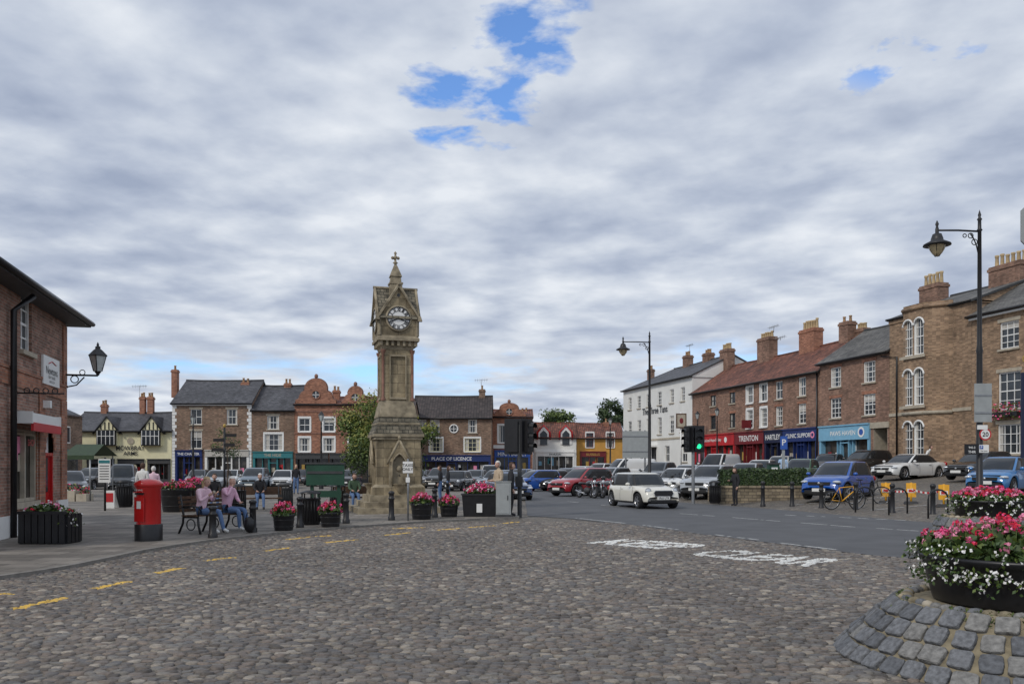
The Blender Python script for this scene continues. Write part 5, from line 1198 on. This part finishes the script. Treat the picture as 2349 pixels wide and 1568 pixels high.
def car(kind,colr,px,D,h,name=None,plate=None,z=None,roofc=None):
    K=KS[kind]; L,W,Hh=K['L'],K['W'],K['H']; x=ax(px,D); z=terr(x,D) if z is None else z
    paint=CP[colr]; b=B(TR(x,D,z,h,True)); wr=K['wr']
    n=64
    st=sorted(set([i/n for i in range(n+1)]+[.004,.008,.99,.995]))
    wxs=[(k-.5)*L for k in K['wx']]; Ra=wr+.055; hw=W/2
    V=[];NS=8
    for t in st:
        X=(t-.5)*L; e=abs(2*t-1); w=hw*(1-.16*e**6-.05*e**2); zt=lerpk(K['top'],t); zb=.2+.06*e**8
        arch=False
        for wx in wxs:
            dx=abs(X-wx)
            if dx<Ra: zb=max(zb,wr+math.sqrt(Ra*Ra-dx*dx)); arch=True
        zs=zt-.05; zb=min(zb,zs-.05); f=.02 if arch else 0
        hgt=zs-zb
        sec=[(w*.96+f*.6,zb),(w*.985+f,zb+hgt*.12),(w*1.0+f,zb+hgt*.4),(w*.985,zb+hgt*.75),(w*.95,zs-.01),(w*.88,zt-.01),(w*.5,zt+.02),(0,zt+.03)]
        for y_,z_ in sec: V.append((X,y_,z_))
        for y_,z_ in sec: V.append((X,-y_,z_))
    fs=[];ms=[]
    for i in range(len(st)-1):
        for j in range(NS-1):
            a=i*2*NS+j; c=a+2*NS
            mm='trim' if (j==0 and (kind=='suv' or kind=='mini')) else paint
            fs.append((a,c,c+1,a+1)); ms.append(mm); a2=a+NS;c2=c+NS; fs.append((a2,a2+1,c2+1,c2)); ms.append(mm)
    for i in(0,len(st)-1):
        o=i*2*NS
        for j in range(NS-1): fs.append((o+j,o+j+1,o+NS+j+1,o+NS+j)); ms.append(paint if j>1 else 'trim')
    b.add(V,fs,ms,True)
    b.box(-L*.47,L*.47,-hw*.62,hw*.62,.2,.72,'trim')
    N_=48; rings=[]
    belt=lerpk(K['top'],.5)-.01
    for (t0,t1),zz,wf in((K['gb'],belt,.89),((K['gb'][0]*.45+K['gr'][0]*.55,K['gb'][1]*.4+K['gr'][1]*.6),belt+(Hh-belt)*.6,.81),((K['gr'][0],K['gr'][1]),Hh-.06,.73),((K['gr'][0]+.03,K['gr'][1]-.03),Hh-.015,.66),((K['gr'][0]+.12,K['gr'][1]-.12),Hh+.005,.35)):
        xc=((t0+t1)/2-.5)*L; a_=(t1-t0)/2*L; b_=hw*wf; rg=[]
        for i in range(N_):
            th_=2*math.pi*i/N_; c_,s_=math.cos(th_),math.sin(th_); ex=.34
            xx=xc+a_*math.copysign(abs(c_)**ex,c_) 
            zz2=zz
            if zz==belt: zz2=min(zz,lerpk(K['top'],max(0,min(1,xx/L+.5)))-.005)
            rg.append((xx,b_*math.copysign(abs(s_)**ex,s_),zz2))
        rings.append(rg)
    V=[p for r in rings for p in r]; fs=[];ms=[]
    rc=CP[roofc] if roofc else paint
    for j in range(4):
        for i in range(N_):
            q=(i+1)%N_; fs.append((j*N_+i,j*N_+q,(j+1)*N_+q,(j+1)*N_+i))
            if j<2:
                th_=(i+.5)/N_*2*math.pi; c_=abs(math.cos(th_)); s_=abs(math.sin(th_)); m='cglass'
                if .6<c_<.8 : m=paint if kind!='mini' else 'trim'
                if kind=='van' and math.cos(th_)<.25: m=paint
                if kind!='van' and abs(math.cos(th_))<.07: m='trim'
                if kind in('hatch','suv') and math.cos(th_)<-.75 and s_>.35: m=paint
                ms.append(m)
            else: ms.append(rc)
    fs.append([4*N_+i for i in range(N_)]); ms.append(rc); b.add(V,fs,ms,True)
    for wx in wxs:
        for sg in(-1,1):
            Tw=Matrix.Translation((wx,sg*(hw-.13),wr))@Matrix.Rotation(math.radians(-90*sg),4,'X')
            b.lathe([(wr*.65,-.09),(wr*.97,-.1),(wr,-.05),(wr,.07),(wr*.96,.1),(wr*.68,.11),(wr*.66,.07)],0,0,'tyre',22,T=Tw,cap=False)
            b.lathe([(.01,.06),(wr*.67,.05)],0,0,'trim',18,T=Tw,cap=False)
            b.lathe([(wr*.66,.1),(wr*.6,.075)],0,0,'alloy',22,T=Tw,cap=False)
            for k in range(5): b.box(.02,wr*.64,-.028,.028,.065,.09,'alloy',Tw@Matrix.Rotation(math.radians(k*72),4,'Z'))
            b.lathe([(.05,.06),(.05,.1)],0,0,'alloy',10,T=Tw)
    def surf(t):
        e=abs(2*t-1); w=hw*(1-.16*e**6-.05*e**2); zt=lerpk(K['top'],t); zb=.22;hgt=zt-.05-zb
        return [(w*.985,zb+hgt*.12),(w,zb+hgt*.4),(w*.985,zb+hgt*.75),(w*.95,zt-.06)]
    for t in((.33,.56,.74) if kind!='mini' else (.42,.72)):
        X=(t-.5)*L; q=surf(t)
        for sg in(-1,1):
            for k in range(3):
                (y0,z0),(y1,z1)=q[k],q[k+1]; b.poly([(X-.008,sg*(y0+.003),z0),(X+.008,sg*(y0+.003),z0),(X+.008,sg*(y1+.003),z1),(X-.008,sg*(y1+.003),z1)],'trim')
    for t in((.37,.6) if kind!='mini' else (.46,)):
        for sg in(-1,1): b.cb((t-.5)*L,sg*(hw*.99),belt-.13,.16,.03,.025,'alloy' if kind!='mini' else paint)
    zt=lerpk(K['top'],.95); fx=L/2
    for sg in(-1,1):
        if kind=='mini':
            b.sph((fx-.2,sg*hw*.66,.7),.11,.13,.125,'hlamp',14); b.ring((fx-.14,sg*hw*.68,.7),.12,.014,'alloy','x',20); b.sph((fx-.06,sg*hw*.58,.42),.04,.05,.05,'hlamp',8)
        else:
            b.sph((fx-.22,sg*hw*.72,zt-.08),.2,.17,.065,'hlamp',12); b.sph((fx-.1,sg*hw*.62,.4),.05,.09,.05,'dgry',8)
        b.sph((-fx+.1,sg*hw*.76,lerpk(K['top'],.03)-.1),.1,.12,.12,'tlamp',10)
        gx=(K['gb'][1]-.5)*L-.28; b.sph((gx,sg*(hw+.08),belt+.06),.07,.1,.07,paint,10); b.cb(gx,sg*(hw-.03),belt+.02,.05,.14,.03,'trim')
    if kind=='mini':
        vs=[(y_,z_) for y_,z_ in((-.42,.62),(-.36,.5),(.36,.5),(.42,.62),(.36,.72),(-.36,.72))]; b.add([(fx+.012,y,z) for y,z in vs],[(0,1,2,3,4,5)],'trim'); b.tube([(fx+.01,y,z) for y,z in vs+vs[:1]],.014,'alloy',5)
        b.box(fx-.06,fx+.014,-.55,.55,.26,.36,'trim')
    else:
        b.box(fx-.1,fx+.012,-.45,.45,zt-.2,zt-.08,'trim'); b.box(fx-.1,fx+.014,-.6,.6,.28,.42,'trim'); b.sph((fx+.01,0,zt-.13),.02,.06,.05,'alloy',8)
    pz=.43
    b.box(fx-.02,fx+.03,-.27,.27,pz-.065,pz+.065,'plate'); b.box(-fx-.03,-fx+.02,-.27,.27,.6,.72,'platey')
    if plate: b.text(plate,(fx+.033,0,pz),(0,1,0),(0,0,1),.09,'blk',maxw=.48)
    b.tube([((K['gb'][1]-.5)*L-.12,-.3,belt+.04),((K['gb'][1]-.5)*L-.22,.25,belt+.12)],.01,'trim',4)
    finish(name or 'parked_car',b)
car('mini','cream',1473,35.1,17,'small_white_car','YR65 UYK',z=.012)
cars=[('suv','blue',1925,36.5,-42),('saloon','white',2085,48,-62),('hatch','black',2250,43,-62),('hatch','sky',2300,34.5,-48),
('suv','silver',1630,43,-34),('hatch','white',1553,47,-34),('hatch','silver',1578,52,-30),('hatch','silver',1712,48,-30),('hatch','white',1745,53,-30),('hatch','green',1838,50,-32),
('van','white',1650,62,-40),('van','white',1440,66,-70),('suv','red',1337,49.5,-48),('hatch','black',1262,60,-30),('hatch','grey',1300,64,-30),('hatch','white',1330,68,-30),
('saloon','dblue',1163,44,14),('hatch','blue',1228,59,-60),('mini','black',1048,58,-12),('suv','black',1010,66,-12),('van','white',1125,76,0),('hatch','grey',1090,68,-10),('hatch','steel',1140,60,-20),
('suv','steel',585,62,5),('hatch','white',650,64,8),('hatch','white',530,72,5),('hatch','silver',500,64,5),('van','black',283,56,20),('hatch','black',160,46,30),('hatch','grey',735,72,0),('hatch','black',800,70,0),('hatch','grey',455,74,10),('suv','black',210,62,0),
('suv','black',1985,55,-60),('hatch','white',1790,60,-30),('hatch','grey',1900,58,-35),('suv','grey',1510,58,-30),('hatch','black',2330,50,-60),('hatch','silver',1400,58,-40),('hatch','black',1480,72,-30),('hatch','white',1375,75,-30),('hatch','grey',960,70,-10),('hatch','dblue',880,72,0),('hatch','black',690,78,0),('hatch','dblue',1195,72,-20)]
for c in cars: car(*c)
# ---------------- bikes ----------------
def wheel(b,c,r,t=.02,sp=12):
    b.ring(c,r,t,'tyre','y',26); b.ring(c,r-.03,.008,'alloy','y',22)
    for i in range(sp):
        a=2*math.pi*i/sp; b.tube([c,(c[0]+(r-.03)*math.cos(a),c[1],c[2]+(r-.03)*math.sin(a))],.003,'alloy',3)
def bicycle(px,D,rot,m):
    x=ax(px,D); b=B(RZ(x,D,terr(x,D),rot)@Matrix.Rotation(math.radians(6),4,'X')); r=.34
    wheel(b,(-.52,0,r),r); wheel(b,(.52,0,r),r)
    bb=(-.1,0,.3);st=(-.25,0,.8);hd_=(.33,0,.85);hl=(.37,0,.68)
    for p,q,w in((bb,st,.018),(bb,hl,.022),(st,hd_,.018),(hd_,hl,.02),(hl,(.52,0,r),.015),(bb,(-.52,0,r),.012),(st,(-.52,0,r),.011)): b.tube([p,q],w,m,6)
    b.tube([st,(-.28,0,.93)],.013,'iron',5); b.sph((-.3,0,.95),.14,.06,.03,'blk',8); b.tube([hd_,(.35,0,1.0)],.014,'iron',5); b.tube([(.33,-.3,1.03),(.36,0,1.0),(.33,.3,1.03)],.014,'iron',5); b.ring(bb,.09,.008,'iron','y',14); b.tube([(bb[0],-.1,bb[2]),(bb[0]+.1,-.1,bb[2]-.14)],.01,'iron',5)
    finish('bicycle',b)
bicycle(1936,31.5,12,'orng'); bicycle(1990,33,-14,'blk')
def moto(px,D,rot,m):
    x=ax(px,D); b=B(RZ(x,D,terr(x,D),rot)@Matrix.Rotation(math.radians(-8),4,'X')); r=.31
    for X in(-.68,.7): b.ring((X,0,r),r-.05,.06,'tyre','y',22); b.ring((X,0,r),r-.12,.015,'alloy','y',18); b.lathe([(.12,-.03),(.12,.03)],0,0,'alloy',12,T=Matrix.Translation((X,0,r))@Matrix.Rotation(math.pi/2,4,'X'))
    b.sph((.0,0,.42),.26,.16,.18,'dgry',10); b.sph((.12,0,.78),.3,.15,.15,m,12); b.sph((-.38,0,.78),.34,.13,.07,'blk',10); b.sph((-.7,0,.78),.16,.1,.08,m,8)
    b.tube([(.7,.08,r),(.42,.08,.95)],.03,'alloy',6); b.tube([(.7,-.08,r),(.42,-.08,.95)],.03,'alloy',6); b.tube([(.3,-.36,1.05),(.42,0,1.0),(.3,.36,1.05)],.02,'iron',6)
    b.sph((.58,0,.88),.1,.1,.11,'hlamp',10); b.sph((.55,0,1.08),.05,.14,.12,m,8); b.tube([(.0,-.14,.25),(-.4,-.18,.28),(-.8,-.18,.38)],[.03,.05,.05],'alloy',8); b.tube([(-.68,.0,r),(-.1,0,.4)],.04,'iron',6)
    b.sph((.68,0,.62),.2,.07,.04,m,8)
    for sg in(-1,1): b.tube([(.35,sg*.25,1.05),(.38,sg*.32,1.22)],.008,'iron',4); b.sph((.38,sg*.33,1.24),.015,.06,.035,'iron',6)
    finish('motorcycle',b)
moto(1345,45.5,-60,CP['black']); moto(1368,45.5,-70,CP['black']); moto(1388,47,-60,CP['grey']); moto(1552,43.5,-60,CP['white']); moto(1522,46,-60,CP['black']); moto(1572,43,-70,CP['black'])
for px,D in((2063,28.3),(2155,26.5),(1985,30)):
    b=B(); x=ax(px,D); pts=[(x-.35,D,0),(x-.35,D,.65)]+[(x-.35*math.cos(math.pi*i/8),D+.02*i,.65+.3*math.sin(math.pi*i/8)) for i in range(1,8)]+[(x+.35,D+.18,.65),(x+.35,D+.18,0)]; b.tube(pts,.03,'iron',8); finish('cycle_stand',b)
for px,D in((2032,33),(2090,32),(2165,30)):
    b=B(RZ(ax(px,D),D,terr(ax(px,D),D),-20)); b.box(-.06,.06,-.1,.1,0,.08,'blk'); b.tube([(0,0,0),(0,0,.8)],.04,'orng',8); b.box(-.17,.17,-.03,.03,.25,.78,'orng'); b.box(-.13,.13,-.04,-.031,.42,.56,'wpaint'); b.box(-.09,.09,-.042,-.041,.44,.54,'redp'); b.frus(0,0,0,.5,.4,.1,.4,.3,'blk'); finish('safety_barrier',b)
b=B(); pts=[(2032,33),(2090,32),(2165,30)]
for (a,Da),(c,Dc) in zip(pts[:-1],pts[1:]):
    for i in range(14):
        t0,t1=i/14,(i+1)/14; P0=Vector((ax(a,Da)*(1-t0)+ax(c,Dc)*t0,Da*(1-t0)+Dc*t0)); P1=Vector((ax(a,Da)*(1-t1)+ax(c,Dc)*t1,Da*(1-t1)+Dc*t1)); s0=.8-.12*math.sin(math.pi*t0);s1=.8-.12*math.sin(math.pi*t1)
        b.poly([(P0.x,P0.y,s0),(P1.x,P1.y,s1),(P1.x,P1.y,s1+.07),(P0.x,P0.y,s0+.07)],'redp' if i%2 else 'wpaint')
finish('barrier_tape',b)
b=B(); D=35; x=ax(515,D); b.tube([(x,D,PZ),(x,D,3.3)],.045,'iron',8)
for i,(dx,z) in enumerate(((.5,2.9),(-.45,2.7),(.45,2.5),(-.5,2.3))): b.box(min(x,x+dx),max(x,x+dx),D-.02-.03*i,D-.01-.03*i,z,z+.13,'iron')
b.sph((x,D,3.35),.07,.07,.09,'gold',8); finish('finger_post',b)
for px,D in((1645,75),(1600,80),(1400,90)):
    b,x_,y_=lamp(px,D,5.2,0,z0=1.0); finish('street_lamp',b)
# ---------------- world ----------------
sun_az=math.atan2(-.55,-.6); el=math.radians(40)
w=bpy.data.worlds.new('World'); bpy.context.scene.world=w; w.use_nodes=True; nt=w.node_tree; Lk=nt.links
bg=nt.nodes['Background']; bg.inputs['Strength'].default_value=.1
sky=N(nt,'ShaderNodeTexSky',sky_type='NISHITA'); sky.sun_disc=False; sky.sun_elevation=el; sky.sun_rotation=sun_az
tc=N(nt,'ShaderNodeTexCoord'); sp=N(nt,'ShaderNodeSeparateXYZ'); Lk.new(tc.outputs['Generated'],sp.inputs[0])
def math_(op,a,b_=None,c=None,clamp=False):
    n=N(nt,'ShaderNodeMath',operation=op); n.use_clamp=clamp
    for i,v in enumerate((a,b_,c)):
        if v is None: continue
        if isinstance(v,(int,float)): n.inputs[i].default_value=v
        else: Lk.new(v,n.inputs[i])
    return n.outputs[0]
zc=math_('ADD',math_('MAXIMUM',sp.outputs[2],0),.11)
u=math_('DIVIDE',sp.outputs[0],zc); v=math_('DIVIDE',sp.outputs[1],zc)
cb=N(nt,'ShaderNodeCombineXYZ'); Lk.new(u,cb.inputs[0]); Lk.new(v,cb.inputs[1])
def noise(scale,det,rough,off,dist=0):
    mp=N(nt,'ShaderNodeMapping'); mp.inputs['Location'].default_value=off; mp.inputs['Rotation'].default_value=(0,0,.35); Lk.new(cb.outputs[0],mp.inputs[0])
    n=N(nt,'ShaderNodeTexNoise'); n.inputs['Scale'].default_value=scale; n.inputs['Detail'].default_value=det; n.inputs['Roughness'].default_value=rough; n.inputs['Distortion'].default_value=dist; Lk.new(mp.outputs[0],n.inputs['Vector']); return n.outputs[0]
n1=noise(3.1,8,.47,(3,1,0),.1); n2=noise(1.2,4,.45,(9,4,0)); n3=noise(8,8,.55,(1,7,2),.1)
dens=math_('ADD',math_('ADD',math_('MULTIPLY',n1,.55),math_('MULTIPLY',n2,.31)),math_('MULTIPLY',n3,.14))
cr=ramp(nt,dens,[(.36,(3.5,4.1,5.4)),(.45,(4.7,5.3,6.5)),(.53,(6.1,6.65,7.6)),(.63,(8.0,8.4,9.0))])
# clear gaps where blue sky shows through the cloud layer
def ell(cu,cv,ru_,rv_,rot=0):
    a=math_('SUBTRACT',u,cu); b_=math_('SUBTRACT',v,cv); c_,s_=math.cos(rot),math.sin(rot)
    p=math_('DIVIDE',math_('ADD',math_('MULTIPLY',a,c_),math_('MULTIPLY',b_,s_)),ru_); q=math_('DIVIDE',math_('SUBTRACT',math_('MULTIPLY',b_,c_),math_('MULTIPLY',a,s_)),rv_)
    return math_('SUBTRACT',1.0,math_('ADD',math_('MULTIPLY',p,p),math_('MULTIPLY',q,q)),clamp=True)
gap=math_('MAXIMUM',ell(-.09,1.84,.21,.22),math_('MULTIPLY',ell(.03,1.55,.12,.24),.85))
gap=math_('MAXIMUM',gap,math_('MULTIPLY',ell(.76,1.66,.22,.12),.3))
gn=math_('SUBTRACT',math_('ADD',math_('MULTIPLY',noise(5,9,.55,(4,4,1),.3),.7),math_('MULTIPLY',n3,.4)),.55)
gapn=math_('SUBTRACT',math_('SUBTRACT',math_('MULTIPLY',gap,.36),math_('MULTIPLY',gn,2.1)),.16)
gapn=math_('MULTIPLY',gapn,math_('GREATER_THAN',gap,.001))
gapn=math_('MINIMUM',gapn,math_('MULTIPLY',gap,.6))
low=math_('SUBTRACT',1.0,math_('MULTIPLY',math_('ABSOLUTE',math_('SUBTRACT',sp.outputs[2],.112)),20),clamp=True)
lown=math_('MULTIPLY',math_('ADD',math_('SUBTRACT',.52,noise(1.1,8,.6,(2.6,5,1))),math_('MULTIPLY',low,.07)),low)
tot=math_('MAXIMUM',gapn,math_('SUBTRACT',lown,.03))
hole=math_('MULTIPLY',tot,5,clamp=True)
skb=N(nt,'ShaderNodeMixRGB',blend_type='MULTIPLY'); skb.inputs[0].default_value=1; Lk.new(sky.outputs[0],skb.inputs[1]); skb.inputs[2].default_value=(1.2,1.6,2.15,1)
edge=math_('MULTIPLY',math_('MAXIMUM',math_('MULTIPLY',gap,.45),math_('MULTIPLY',low,.4)),1,clamp=True)
br=N(nt,'ShaderNodeMixRGB'); Lk.new(edge,br.inputs[0]); Lk.new(cr.outputs[0],br.inputs[1]); br.inputs[2].default_value=(7.6,8.1,8.8,1)
mx=N(nt,'ShaderNodeMixRGB'); Lk.new(hole,mx.inputs[0]); Lk.new(br.outputs[0],mx.inputs[1]); Lk.new(skb.outputs[0],mx.inputs[2])
Lk.new(mx.outputs[0],bg.inputs['Color'])
sd=bpy.data.lights.new('sun','SUN'); sd.energy=1.5; sd.angle=math.radians(10); sd.color=(1,.94,.85)
so=bpy.data.objects.new('sun',sd); link(so)
sv=Vector((math.sin(sun_az)*math.cos(el),math.cos(sun_az)*math.cos(el),math.sin(el))); so.rotation_euler=sv.to_track_quat('Z','Y').to_euler(); so.location=(-20,-20,30)
# ---------------- camera ----------------
cd=bpy.data.cameras.new('camera'); cd.lens=36*F/2349; cd.sensor_width=36; cd.shift_y=(HY-784)/2349; cd.clip_end=3000; cd.clip_start=.1
co=bpy.data.objects.new('camera',cd); co.location=(0,0,H); co.rotation_euler=(math.pi/2,0,0); link(co)
sc=bpy.context.scene; sc.camera=co; sc.view_settings.view_transform='Standard'; sc.view_settings.look='None'; sc.view_settings.exposure=0
